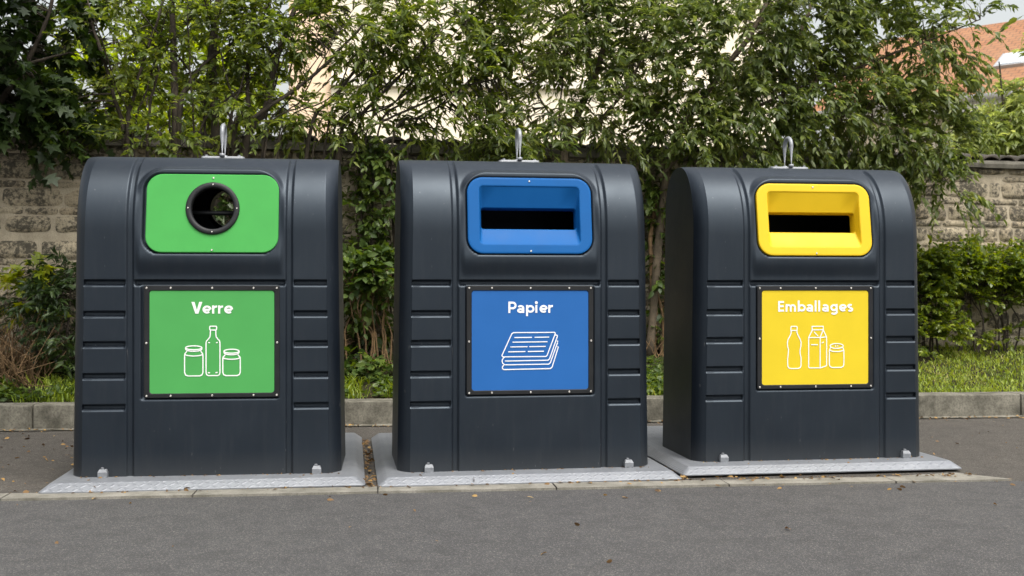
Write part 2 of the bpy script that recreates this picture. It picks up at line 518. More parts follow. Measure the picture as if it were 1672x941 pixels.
# ------------------------------------------------------------------ 2 · stone wall
wall = thing('stone_wall', 'old rubble stone wall with pale mortar and dark coping behind the containers', 'wall', (W0[0], W0[1], 0), wa)
T0, T1 = -4.5, 15.0
WT = 2.465
mb = MB()
nx, nz = 260, 40
xs = np.linspace(T0, T1, nx); zs = np.linspace(.2, WT, nz)
vs = [(x, .020 + .014 * mnoise.noise(Vector((x * 5, z * 6, .3))) + .008 * mnoise.noise(Vector((x * 19, z * 19, 3))), z) for z in zs for x in xs]
q = [(j * nx + i, j * nx + i + 1, (j + 1) * nx + i + 1, (j + 1) * nx + i) for j in range(nz - 1) for i in range(nx - 1)]
mb.add(vs, q)
mb.add([(T0, .06, .1), (T1, .06, .1), (T1, .38, .1), (T0, .38, .1), (T0, .06, WT), (T1, .06, WT), (T1, .38, WT), (T0, .38, WT)],
       [(1, 2, 6, 5), (2, 3, 7, 6), (3, 0, 4, 7), (4, 5, 6, 7)])
mb.build('mortar', M['mortar'], wall)
mb = MB()


def stone(x0, x1, z0, z1, bulge, rough, seed, k=None):
    nx = max(5, int((x1 - x0) / .028)); nz = max(4, int((z1 - z0) / .022))
    cx, cz = (x0 + x1) / 2, (z0 + z1) / 2; hx, hz = (x1 - x0) / 2, (z1 - z0) / 2
    P = k or 4.5
    vs = []
    for j in range(nz + 1):
        for i in range(nx + 1):
            a, c = -1 + 2 * i / nx, -1 + 2 * j / nz
            # square grid drawn onto a superellipse so corners round off
            r = max(abs(a), abs(c)) or 1e-6
            L = (abs(a) ** P + abs(c) ** P) ** (1 / P)
            s = r / L if L > 1e-9 else 1.0
            x, z = cx + hx * a * s, cz + hz * c * s
            e = 1 - r ** 4.5
            n = mnoise.noise(Vector((x * 14, z * 16, seed))) * .55 + mnoise.noise(Vector((x * 38, z * 38, seed + 9))) * .35
            wob = .012 * mnoise.noise(Vector((x * 9, z * 9, seed + 4)))
            y = .016 - bulge * e - rough * n * min(1, e * 2.0)
            vs.append((x + wob * (r > .9), y, z + wob * .7 * (r > .9)))
    w = nx + 1
    mb.add(vs, [(j * w + i, j * w + i + 1, (j + 1) * w + i + 1, (j + 1) * w + i) for j in range(nz) for i in range(nx)])


z = .21
row = 0
R = random.Random(3)
while z < WT - .02:
    tall = row % 2 == 0
    h = (.158 if tall else .062) * R.uniform(.92, 1.08)
    z1 = min(z + h, WT - .004)
    x = T0 + R.uniform(0, .3)
    while x < T1 - .1:
        L = R.uniform(.26, .54) if tall else R.uniform(.2, .5)
        if tall and R.random() < .16: L = R.uniform(.12, .2)
        L = min(L, T1 - x)
        j = R.uniform(-.008, .008)
        if tall: stone(x, x + L, z + j, z1 + j * .5, R.uniform(.018, .034), R.uniform(.026, .042), R.uniform(0, 90), R.uniform(4.5, 9))
        elif R.random() < .72: stone(x, x + L, z + j * .5, z1 + j * .5, .014, .010, R.uniform(0, 90), 8)
        x += L + (R.uniform(.016, .040) if tall else R.uniform(.01, .03))
    z = z1 + R.uniform(.008, .014)
    row += 1
mb.build('masonry', M['stone'], wall)
mb = MB()
x = T0
while x < T1:
    L = R.uniform(.7, 1.1); L = min(L, T1 - x)
    h = .085 + R.uniform(-.006, .006); dz = R.uniform(-.004, .004)
    f = -.075 + R.uniform(-.01, .01)
    sub = 7
    ls = []
    for i in range(sub):
        xx = x + .006 + (L - .012) * i / (sub - 1)
        w = lambda s_: .010 * mnoise.noise(Vector((xx * 7, s_, 5)))
        ls.append([(xx, f + w(1), WT + dz), (xx, f + w(2) - .004, WT + h * .55 + dz), (xx, f + .02 + w(3), WT + h + dz + w(4) * .6), (xx, .46, WT + h + dz), (xx, .46, WT + dz)])
    mb.loops(ls, cap0=True, cap1=True)
    x += L
o = mb.build('coping', M['coping'], wall); recalc(o); sharp(o, 30)
mb = MB()          # a course of dark half-round tiles lies along the top
x = T0
while x < T1:
    w = .21 + R.uniform(-.01, .01)
    a = np.linspace(0, np.pi, 8)
    zt = WT + .082 + R.uniform(-.004, .012); fy = -.02 + R.uniform(-.02, .02); tilt = R.uniform(-.012, .012)
    ls = []
    for yy, dz in ((fy, 0), (fy + .25, .05), (fy + .47, .02)):
        ls.append([(x + w / 2 - np.cos(k) * w / 2, yy, zt + np.sin(k) * .055 + dz + tilt * np.cos(k)) for k in a])
    ls2 = [[(p[0], p[1] , p[2] - .016) for p in l] for l in ls]
    mb.loops(ls, close=False); mb.loops(ls2, close=False)
    mb.loops([ls[0], ls2[0]], close=False)
    x += w + R.uniform(-.012, .01)
mb.build('ridge_tiles', M['tile_dark'], wall)

# ------------------------------------------------------------------ 3 · containers
BINS = [  # X, Y, yaw
    (-1.726, 6.524, .1079), (.110, 6.732, .1552), (1.908, 7.123, .1450)]
HT, SR, SF, ZF = 1.872, .45, 0.0, 1.40
DEP, ZB = .80, 1.585
RF = .070
CW, CD, A0, A1 = .066, .085, .55, 1.2
DU = -.020


def smooth(x, a, b):
    t = np.clip((np.asarray(x, float) - a) / (b - a), 0, 1)
    return t * t * (3 - 2 * t)


def lin(x, a, b):
    return np.clip((np.asarray(x, float) - a) / (b - a), 0, 1)


def rrdist(u, z, hw, z0, z1, r0, r1):
    """signed distance inside a rounded rectangle (positive inside); r0 bottom corners, r1 top corners"""
    zc = (z0 + z1) / 2; hz = (z1 - z0) / 2
    r = np.where(z > zc, r1, r0)
    qx = np.abs(u) - (hw - r); qz = np.abs(z - zc) - (hz - r)
    d = np.sqrt(np.maximum(qx, 0) ** 2 + np.maximum(qz, 0) ** 2) + np.minimum(np.maximum(qx, qz), 0) - r
    return -d


def axis(breaks, lo, hi, step):
    k = sorted(set([round(x, 5) for x in breaks if lo <= x <= hi] + [lo, hi]))
    out = []
    for a, b in zip(k[:-1], k[1:]):
        n = max(1, int(math.ceil((b - a) / step)))
        out += list(np.linspace(a, b, n, endpoint=False))
    return np.array(out + [hi])


PB, PTOP, PHW, PR = 1.2805, 1.7359, .3746, .092       # aperture panel
PS0, PSL = -.014, .150                                # its plane: s = PS0 + PSL*(z-PB)
pl = math.hypot(1, PSL)
PV = np.array([0, PSL, 1]) / pl
PN = np.array([0, 1, -PSL]) / pl


def pp(u, z, d=0.0):
    """a point on the aperture plane, d metres INTO the container"""
    return np.array([u, PS0 + PSL * (z - PB), z]) + PN * d


RIBS = [.923, .749, .568, .390]
ZM = 1.102


def groove(z, zt, dep):
    down = lin(z, zt - .019, zt)                       # sloped lower lip, catches the sky
    up = 1 - lin(z, zt + .013, zt + .026)
    return dep * down * up


def body_mesh(hole, rear):
    gb = []
    for s in (-1, 1):
        gb += [s * x for x in (.424, .430, .436, .460, .466, .472, .480, .690, .698, .704, .392, .386, .380)]
    U = axis(gb, -.69, .69, .0062)
    zb = []
    for zt in RIBS + [ZM]:
        zb += [zt - .021, zt - .019, zt - .010, zt - .001, zt, zt + .002, zt + .012, zt + .013, zt + .0195, zt + .026, zt + .028]
    zb += [.437, .443, .431]
    Z = axis(zb, 0, ZF, .011)
    S = np.zeros_like(Z)
    th = np.linspace(0, np.pi / 2, 110)[1:]
    n = 2.25
    S2 = SR * (1 - np.cos(th) ** (2 / n)); Z2 = ZF + (HT - ZF) * np.sin(th) ** (2 / n)
    th = np.linspace(0, np.pi / 2, 34)[1:]
    S3 = SR + (DEP - SR) * np.sin(th) ** (2 / n); Z3 = ZB + (HT - ZB) * np.cos(th) ** (2 / n)
    Z4 = axis([], 0, ZB, .014)[::-1][1:]
    S = np.concatenate([S, S2, S3, np.full(len(Z4), DEP)]); Zt = np.concatenate([Z, Z2, Z3, Z4])
    nf = len(Z) + len(S2)
    d = np.stack([np.gradient(S), np.gradient(Zt)], 1)
    d /= np.linalg.norm(d, axis=1, keepdims=True)
    NIN = np.stack([d[:, 1], -d[:, 0]], 1)             # into the container
    front = np.arange(len(S)) < nf
    # resample guard against tiny gradients
    half = lambda z: .765 - .013 * z                   # tapering ends
    UU, SS = np.meshgrid(U, S); _, ZZ = np.meshgrid(U, Zt)
    FR = np.repeat(front[:, None], len(U), 1)
    m = smooth(rrdist(UU, ZZ, .424, 1.135, 1.797, .03, .17), 0, .034) * FR
    plane = PS0 + PSL * (ZZ - PB)
    plane = np.where(ZZ < PB, plane * (1 - smooth(PB - ZZ, 0, .14)), plane)
    SS = SS + m * (plane - SS)
    D = np.zeros_like(SS)
    aU = np.abs(UU)
    gv = lin(aU, .427, .436) * (1 - lin(aU, .460, .469)) * .017
    gv = gv * (1 - smooth(ZZ, HT - .030, HT - .004))
    D = np.maximum(D, gv * FR)
    side = lin(aU, .472, .480) * (1 - lin(aU, .690, .700))
    for zt in RIBS: D = np.maximum(D, groove(ZZ, zt, .025) * side * FR)
    mid = 1 - lin(aU, .418, .427)
    D = np.maximum(D, groove(ZZ, ZM, .027) * np.maximum(side, mid) * FR)
    D = np.maximum(D, .016 * lin(rrdist(UU, ZZ, .392, .434, 1.096, .015, .012), 0, .010) * FR)
    for zt in RIBS + [ZM]:                             # each block leans out a little towards its top edge
        D = D - .007 * lin(ZZ, zt - .150, zt - .019) * (1 - lin(ZZ, zt - .019, zt)) * lin(aU, .472, .480) * (1 - lin(aU, .690, .700)) * FR
    dp = rrdist(UU, ZZ, PHW + .009, PB - .009, PTOP + .009, PR + .009, PR + .009)
    D = np.maximum(D, .022 * lin(dp, 0, .006) * FR)
    # slight outward belly of the big flat faces
    NI0 = np.repeat(NIN[:, 0][:, None], len(U), 1); NI1 = np.repeat(NIN[:, 1][:, None], len(U), 1)
    PS = SS + NI0 * D; PZ = ZZ + NI1 * D
    X = UU.copy()
    # stretch the outermost columns so both tapered ends meet the fillet
    w = half(PZ) - RF
    X = np.where(aU > .60, np.sign(UU) * (.60 + (aU - .60) * (w - .60) / (.69 - .60)), UU)
    X = X + DU * smooth(aU, .45, .69)
    # end fillets
    fl = [.05] + list(np.linspace(.16, 1, 8)) + [1.0]
    cols_l, cols_r = [], []
    fs = np.where(S < SR, (SR - S) / SR, -(S - SR) / (DEP - SR) * .8)   # the bevel fades out on the ridge
    for k, f in enumerate(fl):
        a = A0 + f * (A1 - A0)
        ins = CD * (math.cos(A0) - math.cos(a)) / (math.cos(A0) - math.cos(A1)) + .001
        wu = CW * (math.sin(a) - math.sin(A0)) / (math.sin(A1) - math.sin(A0))
        if k == len(fl) - 1: ins += .006; wu += .003
        for sgn, store, edge in ((-1, cols_l, 0), (1, cols_r, -1)):
            s_ = S + fs * ins; z_ = np.where(Zt > .01, Zt - .003 * f * f * smooth(Zt, 1.2, HT), Zt)
            x_ = sgn * (half(z_) - RF + wu) + DU
            store.append(np.stack([x_, s_, z_], 1))
    grid = np.stack([X, PS, PZ], 2)                    # rows t, cols u
    full = np.concatenate([np.stack(cols_l[::-1], 1), grid, np.stack(cols_r, 1)], 1)
    T, C = full.shape[:2]
    idx = np.arange(T * C).reshape(T, C)
    quads = np.stack([idx[:-1, :-1], idx[:-1, 1:], idx[1:, 1:], idx[1:, :-1]], 2)
    cen = (full[:-1, :-1] + full[1:, 1:]) / 2
    fr = np.repeat((np.arange(T - 1) < nf - 1)[:, None], C - 1, 1)
    kill = fr & (rrdist(cen[..., 0], cen[..., 2], PHW, PB, PTOP, PR, PR) > .022)
    if rear:
        bk = np.repeat((np.arange(T - 1) > nf + 4)[:, None], C - 1, 1)
        kill |= bk & (((cen[..., 0]) ** 2 + (cen[..., 2] - 1.585) ** 2) < .128 ** 2)
    quads = quads[~kill].reshape(-1, 4)
    mb = MB()
    mb.add(full.reshape(-1, 3), quads)
    c0 = idx[:, 0]; c1 = idx[:, -1]
    mb.ng.append((list(c0), 0)); mb.ng.append((list(c1)[::-1], 0))
    return mb


def rr(hw, z0, z1, r, nc=8, ns=6):
    """rounded rectangle, counter-clockwise, fixed point count"""
    out = []
    cs = [(hw - r, z0 + r, -90), (hw - r, z1 - r, 0), (-hw + r, z1 - r, 90), (-hw + r, z0 + r, 180)]
    for i, (cx, cz, a) in enumerate(cs):
        arc = [(cx + r * math.cos(rad(a + 90 * k / nc)), cz + r * math.sin(rad(a + 90 * k / nc))) for k in range(nc + 1)]
        out += arc
        nxt = cs[(i + 1) % 4]
        e = (nxt[0] + r * math.cos(rad(nxt[2])), nxt[1] + r * math.sin(rad(nxt[2])))
        s = arc[-1]
        out += [(s[0] + (e[0] - s[0]) * k / ns, s[1] + (e[1] - s[1]) * k / ns) for k in range(1, ns)]
    return np.array(out)


def plane_loop(P, d): return [pp(u, z, d) for u, z in P]


# --- lettering drawn as flat strokes
class Ink:
    def __init__(self): self.mb = MB(); self.k = 0

    def _h(self):
        self.k += 1
        return .0012 + .00004 * self.k

    def poly(self, P):
        h = self._h()
        n = len(P)
        self.mb.ngon([(x, -h, z) for x, z in P])
        self.mb.loops([[(x, -h, z) for x, z in P], [(x, 0.0005, z) for x, z in P]])

    def stroke(self, P, w, closed=False, cap=0.0):
        P = np.asarray(P, float)
        if closed and np.allclose(P[0], P[-1]): P = P[:-1]
        h = self._h(); n = len(P)
        Lp, Rp = [], []
        for i in range(n):
            a = P[(i - 1) % n] if (closed or i > 0) else None
            c = P[(i + 1) % n] if (closed or i < n - 1) else None
            t1 = (P[i] - a) if a is not None else None
            t2 = (c - P[i]) if c is not None else None
            if t1 is None: t1 = t2
            if t2 is None: t2 = t1
            t1 = t1 / (np.linalg.norm(t1) + 1e-12); t2 = t2 / (np.linalg.norm(t2) + 1e-12)
            t = t1 + t2; t /= np.linalg.norm(t) + 1e-12
            nn = np.array([-t[1], t[0]])
            k = 1 / max(.55, abs(nn @ np.array([-t1[1], t1[0]])))
            Lp.append(P[i] + nn * w / 2 * k); Rp.append(P[i] - nn * w / 2 * k)
        m = n if not closed else n + 1
        a = [Lp[i % n] for i in range(m)]; b = [Rp[i % n] for i in range(m)]
        prof = [[(p[0], .0005, p[1]) for p in a], [(p[0], -h, p[1]) for p in a], [(p[0], -h, p[1]) for p in b], [(p[0], .0005, p[1]) for p in b]]
        self.mb.loops([[prof[r][i] for r in range(4)] for i in range(m)], close=False)


def arc(cx, cz, rx, rz, a0, a1, n=14):
    return [(cx + rx * math.cos(rad(a0 + (a1 - a0) * k / n)), cz + rz * math.sin(rad(a0 + (a1 - a0) * k / n))) for k in range(n + 1)]


def glyph(ch):
    """(strokes, filled polygons, advance) in cap heights"""
    W = .205; xh = .70; r = .262; c = xh / 2
    if ch == 'V': return [], [[(0, 1), (.235, 1), (.415, .30), (.595, 1), (.83, 1), (.53, 0), (.30, 0)]], .80
    if ch == 'e': return [[(.16, c - .02), (.62, c - .02)], arc(.39, c, r, .255, 0, 312, 22)], [], .74
    if ch == 'r': return [[(.12, 0), (.12, xh)], arc(.40, .37, .28, .235, 165, 85, 8)], [], .46
    if ch == 'P': return [[(.12, 0), (.12, 1)], [(.12, .9)] + arc(.40, .655, .235, .245, 90, -90, 12) + [(.12, .41)]], [], .72
    if ch == 'p': return [[(.12, -.28), (.12, xh)], arc(.40, c, r, .25, 0, 360, 24)], [], .78
    if ch == 'a': return [[(.56, 0), (.56, .42)], arc(.345, .42, .215, .18, 0, 150, 10), arc(.33, .205, .20, .125, 0, 360, 18)], [], .75
    if ch == 'i': return [[(.12, 0), (.12, xh)]], [arc(.12, .90, .125, .125, 0, 345, 14)], .34
    if ch == 'E': return [[(.12, 0), (.12, 1)], [(.12, .1), (.56, .1)], [(.12, .51), (.52, .51)], [(.12, .9), (.56, .9)]], [], .66
    if ch == 'm': return [[(.12, 0), (.12, xh)], arc(.31, .40, .19, .20, 180, 0, 10) + [(.50, 0)], arc(.69, .40, .19, .20, 180, 0, 10) + [(.88, 0)]], [], 1.09
    if ch == 'b': return [[(.12, 0), (.12, 1.04)], arc(.40, c, r, .25, 0, 360, 24)], [], .76
    if ch == 'l': return [[(.12, 0), (.12, 1.04)]], [], .33
    if ch == 'g': return [arc(.37, c + .01, r - .02, .24, 0, 360, 24), [(.61, xh), (.61, -.04)] + arc(.37, -.04, .24, .17, 0, -150, 10)], [], .80
    if ch == 's': return [arc(.30, .505, .175, .12, 40, 225, 9) + arc(.30, .19, .19, .125, 80, -145, 12)[1:]], [], .58
    return [], [], .5


def text(word, width, cap, zbase, ink):
    adv = 0; items = []
    for ch in word:
        st, po, a = glyph(ch); items.append((adv, st, po)); adv += a
    ext = adv - .06
    k = width / ext
    for x0, st, po in items:
        for s in st: ink.stroke([((x0 + x - .02) * k - width / 2, zbase + z * cap) for x, z in s], .172 * min(k, cap))
        for p in po: ink.poly([((x0 + x - .02) * k - width / 2, zbase + z * cap) for x, z in p])


def mapper(xl, xr, yt, yb):
    xc = (xl + xr) / 2; hw = (xr - xl) / 2
    return lambda P: [((x - xc) / hw * .352, 1.063 - (y - yt) / (yb - yt) * .591) for x, y in P]


def picto(kind, ink):
    lw = .0061
    if kind == 'glass':
        f = mapper(60, 1030, 58, 848)
        S = lambda P, c=False: ink.stroke(f(P), lw, c)
        # jars
        for cx, yt, hw, lh, body, bot in ((402, 498, 71, 63, 555, 714), (695, 526, 68, 59, 582, 714)):
            S([(cx + (lh) * math.cos(a), yt - 0 + 15 * math.sin(a)) for a in np.linspace(0, 2 * math.pi, 28, endpoint=False)], True)
            S([(cx - lh, yt + 2), (cx - lh + 2, yt + 14)] + [(cx + (lh - 3) * math.cos(a), yt + 12 + 15 * math.sin(a)) for a in np.linspace(math.pi - .25, .25, 12)] + [(cx + lh - 2, yt + 14), (cx + lh, yt + 2)])
            S([(cx - lh + 10, yt + 26), (cx - lh + 2, yt + 36), (cx - hw + 3, body - 12), (cx - hw, body), (cx - hw, bot - 26), (cx - hw + 7, bot - 8), (cx - hw + 24, bot),
               (cx + hw - 24, bot), (cx + hw - 7, bot - 8), (cx + hw, bot - 26), (cx + hw, body), (cx + hw - 3, body - 12), (cx + lh - 2, yt + 36), (cx + lh - 10, yt + 26)])
            S([(cx + (hw - 3) * math.cos(a), body - 8 + 14 * math.sin(a)) for a in np.linspace(math.pi - .15, .15, 14)])
        # bottle
        S([(529, 333), (575, 333), (579, 340), (578, 358), (574, 362), (530, 362), (526, 358), (525, 340)], True)
        S([(531, 364), (530, 395), (527, 415), (515, 432), (501, 446), (497, 462), (497, 690), (502, 706), (516, 713), (587, 713), (601, 706), (605, 690), (605, 462), (602, 446), (588, 432), (576, 415), (573, 395), (573, 364)])
        for a, b in (((514, 458), (528, 460)), ((575, 460), (588, 458)), ((512, 690), (528, 691)), ((570, 691), (587, 688))): S([a, b])
    elif kind == 'paper':
        f = mapper(66, 964, 72, 832)
        S = lambda P, c=False: ink.stroke(f(P), lw * .95, c)
        S([(385, 393), (700, 393), (706, 399), (704, 408), (643, 568), (634, 577), (303, 577), (296, 570), (298, 562), (371, 402)], True)
        S([(706, 414), (719, 414), (723, 421), (662, 595), (650, 606), (318, 609)])
        S([(316, 578), (300, 596), (297, 612), (303, 628), (318, 638), (655, 636), (668, 625), (724, 470)])
        S([(716, 462), (729, 460)])
        S([(310, 640), (299, 654), (300, 666), (312, 674), (668, 670), (682, 658), (729, 506), (723, 500)])
        for y, xa, xb, xc, xd in ((431, 391, 526, 546, 659), (466, 377, 510, 510, 645), (502, 361, 492, 506, 632), (539, 344, 475, 494, 618)):
            S([(xa, y), (xb, y - 1)]); S([(xc, y - 1), (xd, y - 2)])
    else:
        f = mapper(67, 933, 80, 853)
        S = lambda P, c=False: ink.stroke(f(P), lw * .95, c)
        S([(305, 375), (346, 375), (351, 381), (350, 408), (300, 408), (300, 381)], True)
        S([(302, 410), (302, 430), (292, 455), (276, 485), (272, 512), (274, 540), (281, 565), (279, 600), (274, 640), (275, 700), (282, 714), (300, 720), (358, 720), (375, 714), (382, 700),
           (382, 630), (375, 600), (374, 570), (381, 540), (382, 505), (375, 480), (358, 448), (349, 425), (349, 410)])
        S([(472, 375), (562, 375), (563, 404), (472, 404)], True)
        S([(474, 406), (444, 466), (444, 706), (450, 716), (538, 717), (584, 702), (590, 694), (590, 464), (562, 406)])
        S([(444, 467), (537, 467), (590, 463)]); S([(537, 467), (537, 716)]); S([(537, 467), (562, 406)]); S([(520, 455), (487, 420)])
        S([(462, 526), (518, 526)]); S([(551, 513), (567, 504)])
        S([(672 + 54 * math.cos(a), 538 + 20 * math.sin(a)) for a in np.linspace(0, 2 * math.pi, 26, endpoint=False)], True)
        S([(622, 552), (616, 566), (612, 580), (612, 692), (620, 708), (636, 715), (708, 715), (724, 708), (731, 692), (731, 580), (728, 566), (722, 552)])
        S([(672 + 57 * math.cos(a), 568 + 16 * math.sin(a)) for a in np.linspace(math.pi - .1, .1, 14)])
        S([(660, 540), (668, 536)]); S([(676, 536), (684, 540)])


def screw_mesh():
    mb = MB()
    a = np.linspace(0, 2 * np.pi, 12, endpoint=False)
    ls = []
    for r, y in ((.0075, .002), (.0075, -.002), (.0062, -.0042), (.0030, -.0052), (.0026, -.0030)):
        ls.append([(r * math.cos(k), y, r * math.sin(k)) for k in a])
    mb.loops(ls, cap1=True)
    o = mb.build('screw', M['screw']); recalc(o)
    me = o.data; bpy.data.objects.remove(o)
    return me


SCREW = screw_mesh()


def put_screw(parent, p, s=1.0, tilt=0.0):
    o = link('screw', SCREW, None, parent, p); o.scale = (s, s, s); o.rotation_euler.x = tilt
    return o


TILT = -math.atan(PSL)
shell = {}


def container(i, X, Y, yaw, colr, word, kind, width, label):
    root = thing('recycling_container', label, 'recycling container', (X, Y, PT), yaw, 'recycling containers in a row')
    hole = kind == 'glass'
    if hole not in shell:
        o = body_mesh(hole, hole).build('body', M['body'], root); recalc(o); sharp(o, 20, .66); shell[hole] = o.data; o.location.x = -.012 if hole else 0
    else:
        o = link('body', shell[hole], None, root)
    # --- aperture panel
    mb = MB()
    outer = rr(PHW, PB, PTOP, PR)
    in1 = rr(PHW - .004, PB + .004, PTOP - .004, PR - .004)
    zc = 1.536
    if hole:
        N = len(outer)
        ang = np.arctan2(in1[:, 1] - zc, in1[:, 0])
        circ = np.stack([.140 * np.cos(ang), zc + .140 * np.sin(ang)], 1)
        mb.loops([plane_loop(outer, .016), plane_loop(outer, -.001), plane_loop(in1, -.005), plane_loop(circ, -.005), plane_loop(circ, .012)])
        panel = mb.build('aperture_panel', M[colr], root); recalc(panel); sharp(panel, 30)
        tag(panel, 'flat green panel with a round hole')
        rb = MB()
        a = np.linspace(0, 2 * np.pi, 64, endpoint=False)
        ls = []
        for r, d in ((.152, -.003), (.152, -.013), (.148, -.017), (.128, -.017), (.121, -.012), (.119, -.002), (.119, .022), (.124, .022)):
            ls.append([pp(r * math.cos(k), zc + r * math.sin(k), d) for k in a])
        rb.loops(ls)
        ring = rb.build('aperture_ring', M['black'], panel); recalc(ring)
        for k in (45, 90, 180, 270, 0):
            if k == 45: continue
            put_screw(panel, pp(.138 * math.cos(rad(k)), zc + .138 * math.sin(rad(k)), -.0165), .6, TILT)
        cb = MB(); cb.tube([(-.30, .16, 1.520), (.30, .16, 1.520)], .014, 10)
        cb.build('crossbar', M['black'], panel)
        # rear aperture, a mirror of the front
        bb = MB(); ls = []
        for r, d in ((.118, .70), (.118, .806), (.124, .815), (.152, .815), (.152, .799), (.121, .70)):
            ls.append([(r * math.cos(k), d, 1.585 + r * math.sin(k)) for k in a])
        bb.loops(ls)
        recalc(bb.build('rear_aperture_ring', M['black'], root))
    else:
        L = [(outer, .016), (outer, -.002), (rr(PHW - .003, PB + .003, PTOP - .003, PR - .003), -.0055), (rr(PHW - .008, PB + .008, PTOP - .008, PR - .008), -.007),
             (rr(PHW - .014, PB + .014, PTOP - .014, PR - .014), -.007), (rr(.313, 1.327, 1.694, .034), -.007), (rr(.309, 1.331, 1.690, .030), -.007), (rr(.305, 1.335, 1.686, .027), -.006), (rr(.301, 1.340, 1.681, .024), -.001),
             (rr(.290, 1.432, 1.566, .016), .042), (rr(.288, 1.436, 1.562, .015), .048), (rr(.288, 1.436, 1.562, .015), .11)]
        mb.loops([plane_loop(P, d) for P, d in L])
        panel = mb.build('aperture_panel', M[colr], root); recalc(panel); sharp(panel, 24)
        tag(panel, f'{colr} moulded panel with a letterbox slot')
    put_screw(panel, pp(0, PTOP - .022, -.0055 if hole else -.0075), .8, TILT)
    put_screw(panel, pp(0, PB + .014, -.0055 if hole else -.0075), .8, TILT)
    # --- sign board: black frame, coloured plate, printing
    mb = MB()
    fo = rr(.3826, .447, 1.092, .010); fi = rr(.352 - .003, .4717 + .003, 1.063 - .003, .016)
    X3 = lambda P, y: [(u, y, z) for u, z in P]
    mb.loops([X3(fo, .016), X3(fo, -.001), X3(rr(.3796, .450, 1.089, .008), -.004), X3(rr(.3545, .4692, 1.0655, .018), -.004), X3(rr(.352, .4717, 1.063, .017), -.001), X3(fi, .004)])
    fr = mb.build('sign_board', M['black'], root); recalc(fr); sharp(fr, 30)
    mb = MB(); P = rr(.3515, .4722, 1.0625, .0175)
    mb.ngon(X3(P, .0005)); 
    pnl = mb.build('sign_plate', M[colr + '_s'], fr, smooth=False); recalc(pnl)
    tag(pnl, f'{colr} sign plate')
    ink = Ink(); text(word, width, .0675, .930, ink)
    ink.mb.build('lettering', M['white'], fr, smooth=False)
    ink = Ink(); picto(kind, ink)
    ink.mb.build('pictogram', M['white'], fr, smooth=False)
    for u in (-.367, -.232, .0, .234, .366):
        put_screw(fr, (u, -.0045, 1.0775), .85); put_screw(fr, (u, -.0045, .4590), .85)
    put_screw(fr, (-.368, -.0045, .762), .85); put_screw(fr, (.368, -.0045, .762), .85)
    # --- lifting hook on the ridge
    hk = MB()
    b0 = HT + .001
    P = rr(.128, .40, .50, .02)
    hk.loops([[(u, y, b0 - .012) for u, y in P], [(u, y, b0 + .006) for u, y in P], [(u * .985, .45 + (y - .45) * .96, b0 + .010) for u, y in P]], cap1=True)
    lift = hk.build('lifting_hook', M['steel'], root); recalc(lift); sharp(lift, 35)
    lp = MB()
    rr_ = .058; top = .205
    pts = [(0, .45 - rr_, b0 + .010), (0, .45 - rr_, b0 + top - rr_)] + [(0, .45 - rr_ * math.cos(a), b0 + top - rr_ + rr_ * math.sin(a)) for a in np.linspace(.2, math.pi - .2, 10)] + [(0, .45 + rr_, b0 + top - rr_), (0, .45 + rr_, b0 + .010)]
    lp.tube(np.array(pts), .0135, 10)
    for s in (-1, 1):
        lp.tube([(0, .45 + s * rr_, b0 + .008), (0, .45 + s * rr_, b0 + .026)], .0165, 6)
    lp.build('hook_loop', M['steel'], lift)
    for s in (-1, 1):
        for t_ in (.415, .485):
            bb = MB(); bb.tube([(s * .098, t_, b0 + .008), (s * .098, t_, b0 + .020)], .009, 6)
            sharp(bb.build('bolt', M['steel'], lift), 40)
    # --- galvanised anchor lugs at the foot
    for u in (-.605, .595):
        lg = MB()
        ls = []
        for y0, y1, w, z in ((-.034, .004, .026, .0), (-.034, .004, .026, .030), (-.024, .004, .019, .046)):
            ls.append([(u - w, y0, z), (u + w, y0, z), (u + w, y1, z), (u - w, y1, z)])
        lg.loops(ls, cap1=True)
        g = lg.build('anchor_bracket', M['steel_dull'], root); recalc(g); sharp(g, 30)
        bb = MB(); bb.tube([(u - .004, -.012, .044), (u - .004, -.012, .056)], .009, 6)
        sharp(bb.build('bolt', M['steel_dull'], g), 40)
    return root


container(0, *BINS[0], 'green', 'Verre', 'glass', .231, 'dark grey recycling container with green panel, round hole and Verre sign')
container(1, *BINS[1], 'blue', 'Papier', 'paper', .269, 'dark grey recycling container with blue slot panel and Papier sign')
container(2, *BINS[2], 'yellow', 'Emballages', 'pack', .495, 'dark grey recycling container with yellow slot panel and Emballages sign')

# --- steel plates they stand on
PL = [(-.905, .872, -.213, 1.90, 'galvanised chequer plate on the asphalt under the green Verre container'),
      (-.905, .872, -.213, 1.90, 'galvanised chequer plate on the asphalt under the blue Papier container'),
      (-.925, .872, -.213, 1.90, 'galvanised chequer plate on the asphalt under the yellow Emballages container')]
for (X, Y, yaw), (u0, u1, s0, s1, lab) in zip(BINS, PL):
    uc, sc_ = (u0 + u1) / 2, (s0 + s1) / 2
    hu, hs = (u1 - u0) / 2, (s1 - s0) / 2
    mb = MB()
    def ring_(ins, z, r):
        P = rr(hu - ins, -hs + ins, hs - ins, max(.004, r))
        return [(uc + u, sc_ + v, z) for u, v in P]
    mb.loops([ring_(.012, -.052, .02), ring_(.0, -.047, .025), ring_(.0, -.041, .025), ring_(.048, -.003, .02), ring_(.055, 0, .02), ring_(.075, .0, .02)], cap1=True)
    o = mb.build('steel_plate', M['galv'], None, loc=(X, Y, PT), rz=.142); recalc(o); sharp(o, 40)
    tag(o, lab, 'base plate', 'steel plates under the containers')

# ------------------------------------------------------------------ 4 · vegetation
LT = {}


